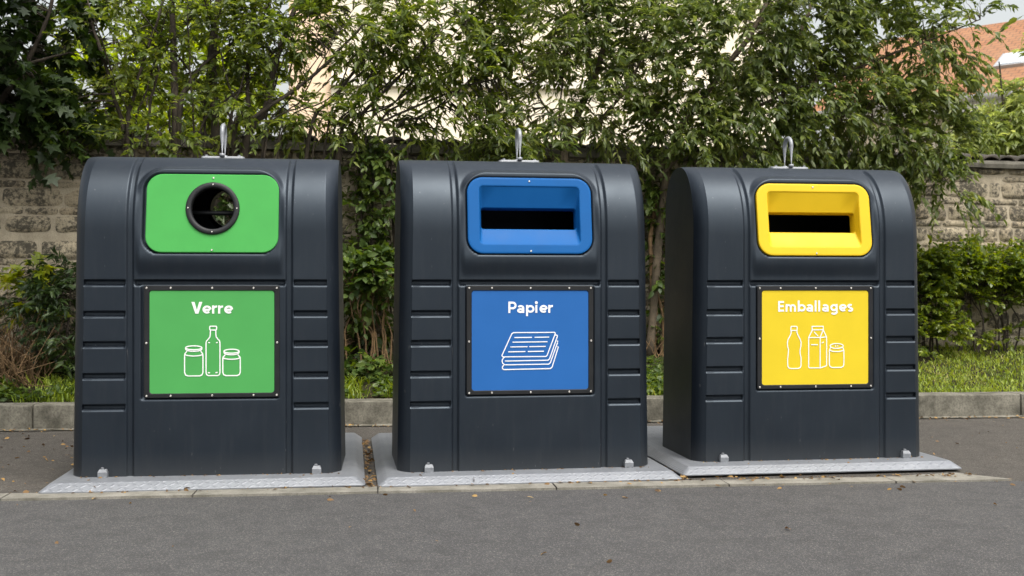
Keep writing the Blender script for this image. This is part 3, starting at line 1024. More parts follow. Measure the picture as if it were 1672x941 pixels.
def leaf_template(kind):
    if kind == 'lance': w1, w2, x1, x2 = .13, .115, .28, .62
    elif kind == 'leafy': w1, w2, x1, x2 = .185, .155, .27, .60
    elif kind == 'oval': w1, w2, x1, x2 = .24, .22, .25, .62
    else: w1, w2, x1, x2 = .36, .30, .22, .58
    v = np.array([(0, 0, 0), (x1, w1, .05), (x1, 0, 0), (x1, -w1, .05), (x2, w2, .02), (x2, 0, -.05), (x2, -w2, .02), (1, 0, -.17)])
    q = np.array([(1, 4, 5, 2), (2, 5, 6, 3)]); t = np.array([(0, 1, 2), (0, 2, 3), (4, 7, 5), (5, 7, 6)])
    if kind == 'maple':       # five-lobed blade
        v = np.array([(0, 0, 0), (.10, .42, .02), (.30, .20, .04), (.55, .46, -.02), (.60, .16, .01), (1, 0, -.12), (.60, -.16, .01), (.55, -.46, -.02), (.30, -.20, .04), (.10, -.42, .02), (.35, 0, -.02)])
        q = np.zeros((0, 4), int)
        t = np.array([(10, i, i + 1) for i in range(0, 9)] + [(10, 9, 0)])[:, [0, 2, 1]]
    return v, q, t


def put_leaves(mb, P, Dv, L, kind, r, m=0, flat=.0):
    """leaves at points P growing along Dv, length L each"""
    n = len(P)
    if not n: return
    v, q, t = leaf_template(kind)
    D = Dv / (np.linalg.norm(Dv, axis=1, keepdims=True) + 1e-9)
    up = np.tile(np.array([0, 0, 1.0]), (n, 1)) + r.normal(0, .55, (n, 3))
    S = np.cross(up, D); S /= np.linalg.norm(S, axis=1, keepdims=True) + 1e-9
    N = np.cross(D, S)
    bend = r.uniform(.2, 1.8, n)
    wid = r.uniform(.8, 1.25, n)
    V = P[:, None] + L[:, None, None] * (v[None, :, 0:1] * D[:, None] + v[None, :, 1:2] * wid[:, None, None] * S[:, None] + v[None, :, 2:3] * bend[:, None, None] * N[:, None])
    k = len(v)
    off = (np.arange(n) * k)[:, None, None]
    mb.add(V.reshape(-1, 3), (q[None] + off).reshape(-1, 4) if len(q) else None, (t[None] + off).reshape(-1, 3), m=m)


def curve(pts, n=10, jit=0.0, r=rng):
    """smooth curve through control points"""
    P = np.asarray(pts, float)
    if len(P) == 2: P = np.array([P[0], P[0] + (P[1] - P[0]) * .5, P[1]])
    out = []
    for i in range(len(P) - 1):
        p0 = P[max(i - 1, 0)]; p1 = P[i]; p2 = P[i + 1]; p3 = P[min(i + 2, len(P) - 1)]
        for k in range(n):
            t = k / n
            out.append(.5 * (2 * p1 + (p2 - p0) * t + (2 * p0 - 5 * p1 + 4 * p2 - p3) * t * t + (3 * p1 - p0 - 3 * p2 + p3) * t ** 3))
    out.append(P[-1])
    out = np.array(out)
    if jit:
        j = r.normal(0, jit, out.shape); j[0] = 0
        out = out + np.cumsum(j, 0) * .3
    return out


def twigs(lmb, bases, dirs, L, nl, ll, kind, r, droop=.5, spread=.8, m=0, tm=1, tr=.0022):
    """leafy twigs: bases (n,3), unit dirs (n,3), lengths L (n)"""
    n = len(bases)
    g = np.array([0, 0, -1.0])
    ts = np.linspace(0, 1, 4)
    for i in range(n):
        pts = bases[i] + dirs[i] * (ts * L[i])[:, None] + g * (droop * .5 * L[i] * ts ** 2)[:, None]
        lmb.tube(pts, np.linspace(tr, tr * .4, 4), 3, m=tm, cap=False)
    j = np.arange(nl)
    t = (.12 + .88 * (j + .5) / nl)[None, :] + r.normal(0, .03, (n, nl))
    P = bases[:, None] + dirs[:, None] * (t * L[:, None])[..., None] + g * (droop * .5 * L[:, None] * t ** 2)[..., None]
    T = dirs[:, None] + g * (droop * t)[..., None]
    side = np.cross(dirs, np.array([0, 0, 1.0]) + r.normal(0, .5, (n, 3))); side /= np.linalg.norm(side, axis=1, keepdims=True) + 1e-9
    sg = np.where(j % 2 == 0, 1, -1)[None, :, None]
    D = T + side[:, None] * sg * spread * r.uniform(.5, 1.4, (n, nl, 1)) + r.normal(0, .25, (n, nl, 3)) + g * droop * .35
    ln = ll * r.uniform(.6, 1.25, (n, nl))
    put_leaves(lmb, P.reshape(-1, 3), D.reshape(-1, 3), ln.reshape(-1), kind, r, m)


def plant(name, label, cat, stems, blobs, leafmat, kind='lance', ll=.1, bark='bark', group=None, seed=1, droop=.5, nl=9, tl=.34,
          crown_name='crown', stem_name='stem', updir=.25, join=.6, spread=.8, nside=6):
    """stems: list of (control points in the world, r0, r1); blobs: (centre, radii xyz, number of twigs[, leaf scale])"""
    r = np.random.default_rng(seed)
    base = np.array(stems[0][0][0]) if stems else np.array(blobs[0][0]) - np.array([0, 0, blobs[0][1][2]])
    root = thing(name, label, cat, tuple(base), 0, group)
    skel = []
    for pts, r0, r1 in stems:
        c = curve(np.array(pts) - base, 9, .012, r)
        skel.append(c)
        mb = MB(); mb.tube(c, np.linspace(r0, r1, len(c)) * (1 + .12 * np.sin(np.arange(len(c)) * 1.7)), nside)
        mb.build(stem_name, M[bark], root)
    SK = np.concatenate(skel) if skel else None
    mb = MB()
    for bl in blobs:
        c, rd, n = np.array(bl[0]) - base, np.array(bl[1]), bl[2]
        sc = bl[3] if len(bl) > 3 else 1.0
        u = r.normal(0, 1, (n, 3)); u /= np.linalg.norm(u, axis=1, keepdims=True)
        rr_ = r.uniform(.12, 1, n) ** (1 / 2.4)
        P = c + u * rr_[:, None] * rd
        # clumping: pull twigs together so light gaps stay open between clumps
        nc = max(3, n // 9)
        cc = P[r.integers(0, n, nc)]
        near = np.argmin(((P[:, None] - cc[None]) ** 2).sum(2), 1)
        P = P + (cc[near] - P) * r.uniform(.15, .55, (n, 1))
        out = u * np.array([1, 1, .6]) + np.array([0, 0, updir]) + r.normal(0, .45, (n, 3))
        if SK is not None:
            d2 = ((P[:, None] - SK[None]) ** 2).sum(2); k = np.argmin(d2, 1)
            used = {}
            v = P - SK[k]; dist = np.linalg.norm(v, axis=1)
            out = out * .8 + v / (dist[:, None] + 1e-6) * .8
            for i in range(n):
                if .06 < dist[i] < join and used.get(int(k[i]), 0) < 3:
                    used[int(k[i])] = used.get(int(k[i]), 0) + 1
                    a = SK[k[i]]; mid = a * .45 + P[i] * .55 + np.array([0, 0, .10 * dist[i]]) + r.normal(0, .04 * dist[i], 3)
                    mb.tube(curve([a, mid, P[i]], 3), np.linspace(.0058, .0026, 7), 4, m=1, cap=False)
        out /= np.linalg.norm(out, axis=1, keepdims=True)
        twigs(mb, P, out, tl * sc * r.uniform(.6, 1.3, n), nl, ll * sc, kind, r, droop, spread)
    mb.build(crown_name, [LEAF[leafmat], M[bark]], root, smooth=True)
    return root


def A(x, y, dy=0.0, Y=None):
    """photo pixel -> world, dy metres in front (-) of or behind (+) the stone wall"""
    return at(x, y, (wallY(x) if Y is None else Y) + dy)


def B(x, y, rx, ry, dy, rY, n, sc=1.0):
    Y = wallY(x) + dy
    return (at(x, y, Y), (rx * Y / F, rY, ry * Y / F), n, sc)


def foot(x, dy=-.2):
    p = A(x, 500, dy); p[2] = bed_z(p[0], p[1]) - .03
    return p


# bright trees well behind the wall, sunlit seen through the front shrubs
for i, (x, y, rx, ry, dy, n, lab) in enumerate((
        (175, 160, 95, 90, 4.2, 270, 'yellow green tree beyond the wall, seen through the stems on the left'),
        (330, 130, 110, 110, 5.0, 330, 'bright leafy tree beyond the wall, seen behind the lifting hook of the green container'))):
    c = at(x, y, wallY(x) + dy)
    plant('background_tree', lab, 'tree', [([(c[0], c[1], 0), (c[0] + .1, c[1], 1.6), (c[0], c[1], c[2] - .1)], .09, .05)] +
          [([(c[0], c[1], 1.5), (c[0] + dx, c[1] + .1, c[2] + dz)], .05, .015) for dx, dz in ((-.5, .2), (.5, .1), (.2, .7))],
          [B(x, y, rx, ry, dy, .8, n)], 'bright', 'oval', .13, group='trees beyond the wall', seed=40 + i, droop=.4, stem_name='trunk', tl=.4)

# 1 dark maple at the far left, overhanging the wall
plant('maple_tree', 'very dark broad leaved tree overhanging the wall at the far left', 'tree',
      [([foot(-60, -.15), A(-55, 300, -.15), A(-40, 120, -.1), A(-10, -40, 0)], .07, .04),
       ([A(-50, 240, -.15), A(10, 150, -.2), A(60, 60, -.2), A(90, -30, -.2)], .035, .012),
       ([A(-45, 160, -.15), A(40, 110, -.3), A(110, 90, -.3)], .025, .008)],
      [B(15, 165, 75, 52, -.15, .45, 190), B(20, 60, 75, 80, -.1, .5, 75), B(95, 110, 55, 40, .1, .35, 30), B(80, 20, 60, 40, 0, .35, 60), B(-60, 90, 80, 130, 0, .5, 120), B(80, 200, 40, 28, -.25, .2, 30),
       ((-4.6, 8.9, 4.3), (1.6, 1.0, .45), 200, 1.25), ((-4.0, 6.7, 4.8), (1.4, 1.3, .4), 260, 1.25)],  # unseen crown masses high overhead, added to shade the left bed and asphalt
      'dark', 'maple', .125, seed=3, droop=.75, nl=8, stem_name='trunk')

# 2 many-stemmed shrub above the green container
st = [([foot(192, -.2), A(205, 250, -.2), A(190, 150, -.1), A(150, 20, 0), A(140, -60, .1)], .026, .012),
      ([foot(222, -.22), A(205, 240, -.22), A(216, 160, -.1), A(250, 60, -.1), A(285, -50, 0)], .024, .010),
      ([foot(238, -.15), A(240, 240, -.15), A(252, 140, -.15), A(280, 60, -.1)], .018, .008),
      ([foot(296, -.18), A(288, 230, -.18), A(287, 120, -.1), A(283, 10, 0), A(280, -60, 0)], .042, .024),
      ([foot(300, -.2), A(290, 215, -.2), A(310, 140, -.15), A(350, 95, -.1), A(395, 60, 0)], .030, .012),
      ([foot(360, -.15), A(352, 225, -.15), A(352, 100, .1), A(365, -40, .2)], .050, .032),
      ([foot(395, -.15), A(400, 225, -.15), A(400, 110, 0), A(420, -40, .1)], .026, .013)]
rs = np.random.default_rng(55)
for k in range(10):
    x0 = rs.uniform(190, 430); lean = rs.normal(.12, .28)
    st.append(([foot(x0, -.15), A(x0 + rs.normal(0, 6), 240, -.15), A(x0 + lean * 90, 140, -.1 + rs.normal(0, .1)), A(x0 + lean * 190, 50, rs.normal(0, .15)), A(x0 + lean * 310, -50, rs.normal(0, .2))], rs.uniform(.010, .018), .005))
plant('multi_stemmed_shrub', 'tall many stemmed shrub with upright dark stems behind the green container', 'shrub', st,
      [B(180, 60, 85, 75, 0, .4, 92), B(250, 150, 95, 75, 0, .4, 97), B(340, 60, 105, 75, .1, .45, 140), B(400, 170, 80, 70, 0, .4, 92), B(240, 232, 95, 22, -.35, .15, 49), B(420, 60, 60, 70, 0, .4, 65), B(150, 180, 40, 50, 0, .3, 27), B(300, -10, 190, 40, .1, .4, 119)],
      'lance', 'leafy', .080, seed=5, droop=.45, nl=13, tl=.34)

# 3 leaning shrub with long diagonal branches
st = [([foot(380, -.2), A(402, 245, -.2), A(440, 175, -.2), A(455, 100, -.1), A(488, 10, 0), A(505, -50, 0)], .045, .022),
      ([foot(400, -.25), A(385, 232, -.25), A(420, 195, -.25), A(520, 120, -.2), A(600, 40, -.1)], .032, .012),
      ([foot(470, -.2), A(502, 232, -.2), A(545, 160, -.2), A(600, 90, -.1), A(660, 10, 0)], .024, .010),
      ([foot(530, -.25), A(556, 228, -.25), A(600, 180, -.25), A(680, 100, -.2), A(730, 50, -.1)], .028, .010),
      ([A(556, 228, -.25), A(640, 190, -.3), A(760, 140, -.3), A(830, 120, -.3)], .016, .006),
      ([foot(550, -.2), A(548, 228, -.2), A(556, 170, -.2), A(575, 100, -.1)], .012, .006),
      ([foot(660, -.2), A(640, 240, -.25), A(700, 190, -.25), A(770, 130, -.2)], .016, .007)]
for k in range(11):
    x0 = rs.uniform(420, 700); lean = rs.uniform(.35, 1.15)
    st.append(([foot(x0, -.2), A(x0 + rs.normal(0, 6), 238, -.22), A(x0 + lean * 75, 165, -.2 + rs.normal(0, .08)), A(x0 + lean * 160, 90, rs.normal(-.1, .12)), A(x0 + lean * 240, 25, rs.normal(-.1, .15))], rs.uniform(.008, .015), .004))
plant('leaning_shrub', 'leaning shrub whose long diagonal branches cross the cream facade', 'shrub', st,
      [B(470, 50, 70, 60, 0, .35, 77), B(560, 60, 90, 70, -.1, .4, 77), B(640, 110, 90, 70, -.15, .35, 74), B(720, 60, 110, 75, -.2, .4, 192), B(780, 130, 80, 60, -.25, .35, 109), B(610, 195, 90, 40, -.25, .25, 56), B(760, 215, 110, 35, -.3, .3, 82), B(520, 215, 60, 35, -.25, .2, 32), B(480, 180, 40, 40, -.1, .2, 27), B(650, -10, 220, 40, -.1, .4, 154)],
      'lance', 'lance', .098, seed=7, droop=.5, nl=14, tl=.36)

# 4 middle tree with pale trunk
st = [([foot(905, -.25), A(922, 250, -.25), A(945, 190, -.25), A(985, 90, -.2), A(1010, -40, 0)], .050, .026),
      ([A(926, 235, -.25), A(975, 205, -.35), A(1030, 140, -.4), A(1060, 60, -.4)], .028, .010),
      ([A(945, 190, -.25), A(965, 120, -.2), A(960, 20, -.1), A(968, -40, 0)], .022, .010),
      ([foot(915, -.2), A(915, 240, -.25), A(912, 150, -.2), A(925, 40, -.1)], .016, .008),
      ([A(930, 225, -.25), A(880, 160, -.3), A(850, 90, -.3)], .014, .006)]
plant('slender_tree', 'slender tree with pale forked trunk behind the blue container', 'tree', st,
      [B(880, 60, 90, 75, -.2, .4, 203), B(990, 60, 90, 85, -.2, .4, 188), B(900, 170, 70, 55, -.25, .3, 65), B(1010, 180, 70, 55, -.35, .3, 102), B(920, -10, 140, 40, -.1, .4, 145), B(860, 235, 80, 25, -.4, .25, 64)],
      'olive', 'lance', .098, bark='bark_pale', seed=9, droop=.55, nl=14, tl=.36, stem_name='trunk')

# 5 dense tree on the right
st = [([foot(1060, -.3), A(1090, 260, -.35), A(1150, 150, -.4), A(1230, 40, -.4), A(1260, -50, -.3)], .045, .022),
      ([A(1075, 290, -.35), A(1160, 215, -.45), A(1260, 165, -.5), A(1330, 140, -.6)], .030, .010),
      ([foot(1250, -.3), A(1270, 230, -.35), A(1290, 120, -.4), A(1330, 0, -.3)], .04, .02),
      ([A(1280, 180, -.35), A(1380, 120, -.6), A(1500, 70, -.8), A(1600, 30, -.9)], .024, .006),
      ([A(1280, 210, -.4), A(1400, 190, -.7), A(1500, 240, -.9), A(1550, 300, -1.0)], .022, .005)]
plant('broadleaf_tree', 'dense drooping tree spreading over the wall behind the yellow container', 'tree', st,
      [B(1100, 90, 80, 95, -.4, .45, 218), B(1200, 70, 90, 85, -.45, .45, 241), B(1310, 60, 90, 80, -.5, .45, 241), B(1420, 60, 85, 75, -.6, .4, 195), B(1520, 30, 60, 45, -.75, .3, 69), B(1120, 200, 80, 50, -.5, .35, 150),
       B(1240, 190, 90, 55, -.55, .4, 184), B(1350, 180, 90, 70, -.65, .4, 218), B(1440, 190, 80, 70, -.8, .35, 172), B(1515, 225, 62, 60, -.95, .3, 138), B(1530, 305, 45, 42, -1.0, .2, 39), B(1470, 270, 60, 45, -.9, .25, 69), B(1200, 245, 120, 22, -.7, .25, 69), B(1530, 115, 52, 62, -.9, .25, 95), B(1300, -20, 280, 40, -.5, .5, 184), B(1585, 25, 30, 28, -.85, .15, 14)],
      'olive', 'leafy', .082, bark='bark_pale', seed=13, join=.26, droop=.85, nl=16, tl=.36, stem_name='trunk')

# 6 twig reaching in from beyond the right edge
plant('overhanging_branch', 'leafy branch tip reaching in at the top right corner', 'branch',
      [([A(1830, -120, -1.2), A(1740, -30, -1.2), A(1690, 15, -1.2)], .015, .004)],
      [B(1690, 15, 32, 26, -1.2, .12, 8), B(1760, -50, 50, 40, -1.2, .2, 24)], 'lance', 'oval', .11, seed=17, droop=.8, nl=8)

# 7 pale tree in front of the tiled house
c = at(1655, 190, 16.5)
plant('garden_tree', 'pale green feathery tree in front of the orange tiled house', 'tree',
      [([(c[0], c[1], 0), (c[0] + .05, c[1], 1.8), (c[0], c[1], c[2])], .08, .03)] + [([(c[0], c[1], 2.2), (c[0] + dx, c[1], c[2] + dz)], .03, .01) for dx, dz in ((-.5, .1), (.4, .5), (-.2, .8))],
      [(at(1650, 215, 16.5), (.62, .5, .35), 260), (at(1672, 165, 16.5), (.40, .4, .26), 90), (at(1730, 140, 16.5), (.55, .5, .8), 200), (at(1610, 232, 16.3), (.35, .3, .2), 80)], 'pale', 'lance', .15, seed=19, droop=.7, stem_name='trunk')

# 8 lower left planting
plant('golden_shrub', 'small yellow green shrub with lobed leaves at the foot of the wall', 'shrub',
      [([foot(62, -.35), A(58, 520, -.35), A(52, 440, -.35)], .012, .006), ([foot(66, -.35), A(70, 500, -.35), A(68, 425, -.38)], .010, .005)],
      [B(58, 447, 26, 22, -.36, .14, 30), B(48, 500, 26, 18, -.38, .12, 10)], 'yellow', 'maple', .095, seed=21, nl=6, tl=.18, droop=.4)
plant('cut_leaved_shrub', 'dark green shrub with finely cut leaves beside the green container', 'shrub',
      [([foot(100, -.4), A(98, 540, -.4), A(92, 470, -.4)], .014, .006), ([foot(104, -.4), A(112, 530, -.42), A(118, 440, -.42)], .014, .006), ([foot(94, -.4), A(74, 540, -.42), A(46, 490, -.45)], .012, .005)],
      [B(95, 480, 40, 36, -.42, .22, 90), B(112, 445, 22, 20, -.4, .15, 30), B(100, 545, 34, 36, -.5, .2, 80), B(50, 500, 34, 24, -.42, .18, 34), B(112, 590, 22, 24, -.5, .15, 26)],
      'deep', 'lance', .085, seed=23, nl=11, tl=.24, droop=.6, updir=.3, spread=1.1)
r = np.random.default_rng(77)
root = thing('dead_shrub', 'tangle of brown dry twigs low against the wall at the far left', 'dead shrub', tuple(foot(20, -.45)))
mb = MB(); base = np.array(foot(20, -.45))
for i in range(150):
    x0 = r.uniform(-60, 75); p = np.array(foot(x0, r.uniform(-.75, -.25))); 
    L = r.uniform(.25, .6); d = r.normal(0, .55, 3); d[2] = abs(d[2]) + .45; d /= np.linalg.norm(d)
    q_ = p + d * L * .5 + r.normal(0, .05, 3); e = q_ + (d + r.normal(0, .5, 3)) * L * .5
    mb.tube(curve([p, q_, e], 4) - base, np.linspace(.007, .0025, 9), 4, cap=False)
    if r.random() < .7:
        e2 = q_ + (d + r.normal(0, .7, 3)) * L * .45
        mb.tube(curve([q_, e2], 3) - base, np.linspace(.004, .0018, 7), 4, cap=False)
mb.build('twigs', M['dry'], root)

# 9 creepers and shrubs in the gaps between the containers
def creeper(name, lab, x0, x1, y0, y1, nst, ntw, seed, leaf='ivy', kind='oval', dens=None):
    r = np.random.default_rng(seed)
    st = []
    for k in range(nst):
        xa = r.uniform(x0, x1)
        pts = [foot(xa, -.12)]
        for yy in np.linspace(560, y0 + 10, 5): pts.append(A(xa + r.normal(0, 12), yy, -.08 - r.uniform(0, .06)))
        st.append((pts, r.uniform(.007, .014), .004))
    bl = []
    for (cx, cy, rx, ry, n) in dens: bl.append(B(cx, cy, rx, ry, -.16, .10, n))
    plant(name, lab, 'creeper', st, bl, leaf, kind, .085, bark='bark_pale', seed=seed, droop=.7, nl=7, tl=.24, crown_name='foliage')

creeper('wall_creeper', 'creeper hanging down the wall between the green and blue containers', 570, 660, 250, 560, 5, 0, 31, dens=[(615, 275, 50, 30, 60), (630, 340, 34, 48, 66), (590, 360, 24, 50, 22), (600, 420, 40, 34, 44), (640, 430, 22, 40, 22), (575, 300, 16, 40, 8), (600, 262, 60, 14, 24)])
creeper('wall_creeper', 'thin creeper on the wall between the blue and yellow containers', 1050, 1100, 260, 560, 4, 0, 33, dens=[(1072, 300, 30, 40, 50), (1068, 400, 22, 44, 34), (1080, 480, 24, 46, 40), (1075, 560, 26, 34, 34)])
creeper('wall_creeper', 'dark creeper glimpsed through the round hole of the green container', 330, 440, 300, 560, 3, 0, 39, leaf='deep', dens=[(385, 350, 60, 60, 60)])
# 10 low shrub with brown legs between the green and blue containers
r = np.random.default_rng(5)
st = []
for k in range(13):
    xa = r.uniform(562, 650); p = foot(xa, -.55)
    st.append(([p, A(xa + r.normal(0, 6), 545, -.55), A(xa + r.normal(0, 14), 500, -.55 + r.uniform(-.1, .1)), A(xa + r.normal(0, 16), 462, -.5)], .010, .004))
plant('bushy_shrub', 'leafy low shrub on bare brown legs between the green and blue containers', 'shrub', st,
      [B(600, 450, 52, 34, -.5, .25, 150), B(600, 492, 48, 20, -.42, .2, 70), B(600, 540, 46, 30, -.25, .12, 40), B(605, 600, 46, 16, -.65, .2, 40), B(575, 612, 18, 14, -.7, .1, 12)], 'ivy', 'oval', .095, bark='dry', seed=35, nl=7, tl=.22, droop=.5)
# trunk between blue and yellow
r = np.random.default_rng(8)
st = [([foot(1066, -.25), A(1068, 500, -.25), A(1060, 400, -.25), A(1072, 330, -.2), A(1095, 270, -.2)], .034, .014),
      ([foot(1080, -.3), A(1084, 520, -.3), A(1068, 430, -.3), A(1086, 330, -.25)], .02, .008)]
for k in range(8):
    xa = r.uniform(1055, 1095); st.append(([foot(xa, -.4), A(xa + r.normal(0, 8), 590, -.4), A(xa + r.normal(0, 14), 555, -.4)], .007, .003))
plant('bare_stemmed_shrub', 'shrub with twisted bare stems between the blue and yellow containers', 'shrub', st,
      [B(1075, 350, 28, 60, -.2, .15, 26), B(1078, 612, 28, 16, -.5, .16, 36), B(1085, 520, 16, 40, -.25, .1, 14)], 'ivy', 'oval', .09, bark='dry', seed=37, nl=7, tl=.22)

# 11 hedge at the right: four shrubs side by side
for i, (x, lab) in enumerate(((1515, 'yellow green hedge shrub beside the yellow container, fullest of its row'), (1575, 'hedge shrub second along from the yellow container, thin below'),
                              (1640, 'third hedge shrub along from the yellow container, with bare dark stems below'), (1700, 'last hedge shrub of the row, only its left leaves in view'))):
    r = np.random.default_rng(90 + i)
    st = []
    for k in range(6):
        xa = x + r.uniform(-26, 26)
        st.append(([foot(xa, -.42), A(xa + r.normal(0, 8), 530, -.42), A(xa + r.normal(0, 14), 480, -.4), A(xa + r.normal(0, 22), 425, -.4)], .011, .004))
    bl = [B(x, 434, 44, 24, -.42, .26, 190), B(x + 5, 458, 42, 20, -.42, .25, 95), B(x, 485, 34, 18, -.42, .2, 22)]
    if i == 0: bl += [B(1512, 490, 22, 60, -.5, .22, 110), B(1545, 540, 24, 24, -.6, .2, 50), B(1505, 555, 14, 24, -.7, .15, 30)]
    if i in (1, 2): bl += [B(x - 10, 500, 18, 24, -.45, .15, 10), B(x + 12, 545, 16, 14, -.5, .15, 8)]
    plant('hedge_shrub', lab, 'shrub', st, bl, 'hedge', 'oval', .056, seed=60 + i, nl=13, tl=.2, droop=.3, updir=.5, group='hedge shrubs along the wall')

# ------------------------------------------------------------------ grass, weeds, litter
def blades(n, sampler, h, w, seed, lean=.5):
    r = np.random.default_rng(seed)
    mb = MB()
    P = np.array([sampler(r) for _ in range(n)])
    hh = h * r.uniform(.45, 1.3, n); a = r.uniform(0, 2 * np.pi, n)
    ld = np.stack([np.cos(a), np.sin(a), np.zeros(n)], 1) * (lean * hh * r.uniform(.2, 1.2, n))[:, None]
    b = a + np.pi / 2 + r.normal(0, .5, n)
    sd = np.stack([np.cos(b), np.sin(b), np.zeros(n)], 1) * (w * r.uniform(.6, 1.3, n))[:, None]
    up = np.array([0, 0, 1.0])
    v0 = P - sd; v1 = P + sd; m0 = P + ld * .35 + up * (hh * .6)[:, None]; tip = P + ld + up * (hh * r.uniform(.75, 1, n))[:, None]
    V = np.stack([v0, v1, m0 + sd * .8, m0 - sd * .8, tip], 1)
    o = (np.arange(n) * 5)[:, None]
    mb.add(V.reshape(-1, 3), np.array([[0, 1, 2, 3]]) + o, np.array([[3, 2, 4]]) + o)
    return mb


def s_grass(r):
    while True:
        t = r.uniform(4.2, 9.5); d = KW + r.uniform(-.01, 1) ** 1.15 * 2.9 if True else 0
        p = K0 + ke * t + kn * d
        if (p - W0) @ wn < -.02:
            if r.random() < .35 + .9 * (mnoise.noise(Vector((p[0] * 2.2, p[1] * 2.2, 4))) + .35):
                return (p[0], p[1], bed_z(p[0], p[1]) - .01)


tag(blades(26000, s_grass, .048, .0040, 1, 1.0).build('grass', LEAF['grass']), 'short uneven green grass growing between the kerb and the wall', 'grass', kind='stuff')


def s_weed(r):
    while True:
        t = r.uniform(-3.6, 4.2); d = KW + r.uniform(-.02, .5)
        p = K0 + ke * t + kn * d
        if (p - W0) @ wn < -.02 and r.random() < mnoise.noise(Vector((p[0] * 3, p[1] * 3, 9))) * 1.6 + .35:
            return (p[0], p[1], bed_z(p[0], p[1]) - .01)


tag(blades(5200, s_weed, .11, .006, 2, .8).build('weeds', LEAF['grass']), 'straggling weeds and grass tufts growing along the kerb behind the containers', 'weeds', kind='stuff')


def cover():
    r = np.random.default_rng(12); P = []
    while len(P) < 8500:
        t = r.uniform(-4.2, 4.4); d = KW + abs(r.normal(0, .55))
        p = K0 + ke * t + kn * d
        if (p - W0) @ wn < -.03 and r.random() < mnoise.noise(Vector((p[0] * 2.6, p[1] * 2.6, 19))) * 1.8 + .55:
            P.append((p[0], p[1], bed_z(p[0], p[1]) + r.uniform(0, .07)))
    P = np.array(P); n = len(P)
    D = r.normal(0, 1, (n, 3)); D[:, 2] = np.abs(r.normal(0, .45, n))
    mb = MB(); put_leaves(mb, P, D, r.uniform(.03, .075, n), 'oval', r)
    return mb


tag(cover().build('ground_cover', LEAF['ivy']), 'low leafy ground cover on the bed behind the kerb', 'ground cover', kind='stuff')


def litter():
    r = np.random.default_rng(4)
    P = []
    def add(n, f):
        k = 0
        while k < n:
            p = f()
            P.append(p); k += 1
    z = .004
    add(520, lambda: (*(K0 + ke * r.uniform(-4.5, 6.5) - kn * (abs(r.normal(0, .07)) + .01)), z + r.uniform(0, .008)))        # along the kerb foot
    add(150, lambda: (*(S0 + se * r.uniform(-.8, .55) + sn * r.uniform(.2, 3.0)), z))                                          # asphalt on the left
    add(36, lambda: (*(S0 + se * r.uniform(5.2, 8) + sn * r.uniform(.3, 3.2)), z))                                            # on the right
    add(240, lambda: (*(S0 + se * r.uniform(0, 5.6) + sn * (.16 + r.normal(0, .03))), .012))                                   # against the plates
    add(40, lambda: (*(S0 + se * r.uniform(-1, 6) + sn * r.normal(-.08, .10)), z))
    for k in range(130):                                                                                                       # gap between two plates
        t = r.uniform(0, 1); p = at(597 + 4 * (1 - t), 0, 6.45)[:2]; 
        a = np.array(at(603, 796, 6.46))[:2]; b_ = np.array(at(597, 708, 8.4))[:2]
        q_ = a + (b_ - a) * t + np.array([r.normal(0, .022), 0]); P.append((q_[0], q_[1], z + r.uniform(0, .012)))
    for k in range(90):
        t = r.uniform(0, 1); a = np.array(at(1118, 788, 6.62))[:2]; b_ = np.array(at(1066, 720, 8.3))[:2]
        q_ = a + (b_ - a) * t + np.array([r.normal(0, .015), 0]); P.append((q_[0], q_[1], z + r.uniform(0, .012)))
    for x, y in ((283, 894), (674, 833), (893, 904), (710, 884), (860, 812), (868, 820), (1000, 918), (570, 863), (92, 885), (1628, 825), (947, 858), (1290, 866)):                          # single leaves out on the road
        Y = H * F / (y - Y0); p = at(x, y, Y); P.append((p[0], p[1], z))
    for k in range(90):                                                                                                       # in the bed
        t = r.uniform(-4, 4.2); p = K0 + ke * t + kn * (KW + r.uniform(0, .35)); P.append((p[0], p[1], bed_z(p[0], p[1]) + .012))
    for (X, Y, yaw) in BINS:                                                                                                   # a few on the plates
        for k in range(46):
            u = r.uniform(-.74, .74); s_ = -.008 - abs(r.normal(0, .012)) if k < 36 else r.uniform(-.16, -.01); c_, s2 = math.cos(yaw), math.sin(yaw)
            P.append((X + u * c_ - s_ * s2, Y + u * s2 + s_ * c_, PT + .003))
    P = np.array(P); n = len(P)
    D = r.normal(0, 1, (n, 3)); D[:, 2] = r.normal(0, .12, n)
    mb = MB(); ln = r.uniform(.012, .045, n) * np.where(P[:, 2] > PT - .01, .55, 1.0)
    put_leaves(mb, P, D, ln, 'oval', r)
    return mb


tag(litter().build('fallen_leaves', LEAF['fallen']), 'small dry brown and yellow leaves fallen on the asphalt, along the kerb and between the plates', 'fallen leaves', kind='stuff')

# ------------------------------------------------------------------ 5 · buildings behind
def local(root_yaw): return np.array([[math.cos(root_yaw), -math.sin(root_yaw)], [math.sin(root_yaw), math.cos(root_yaw)]])

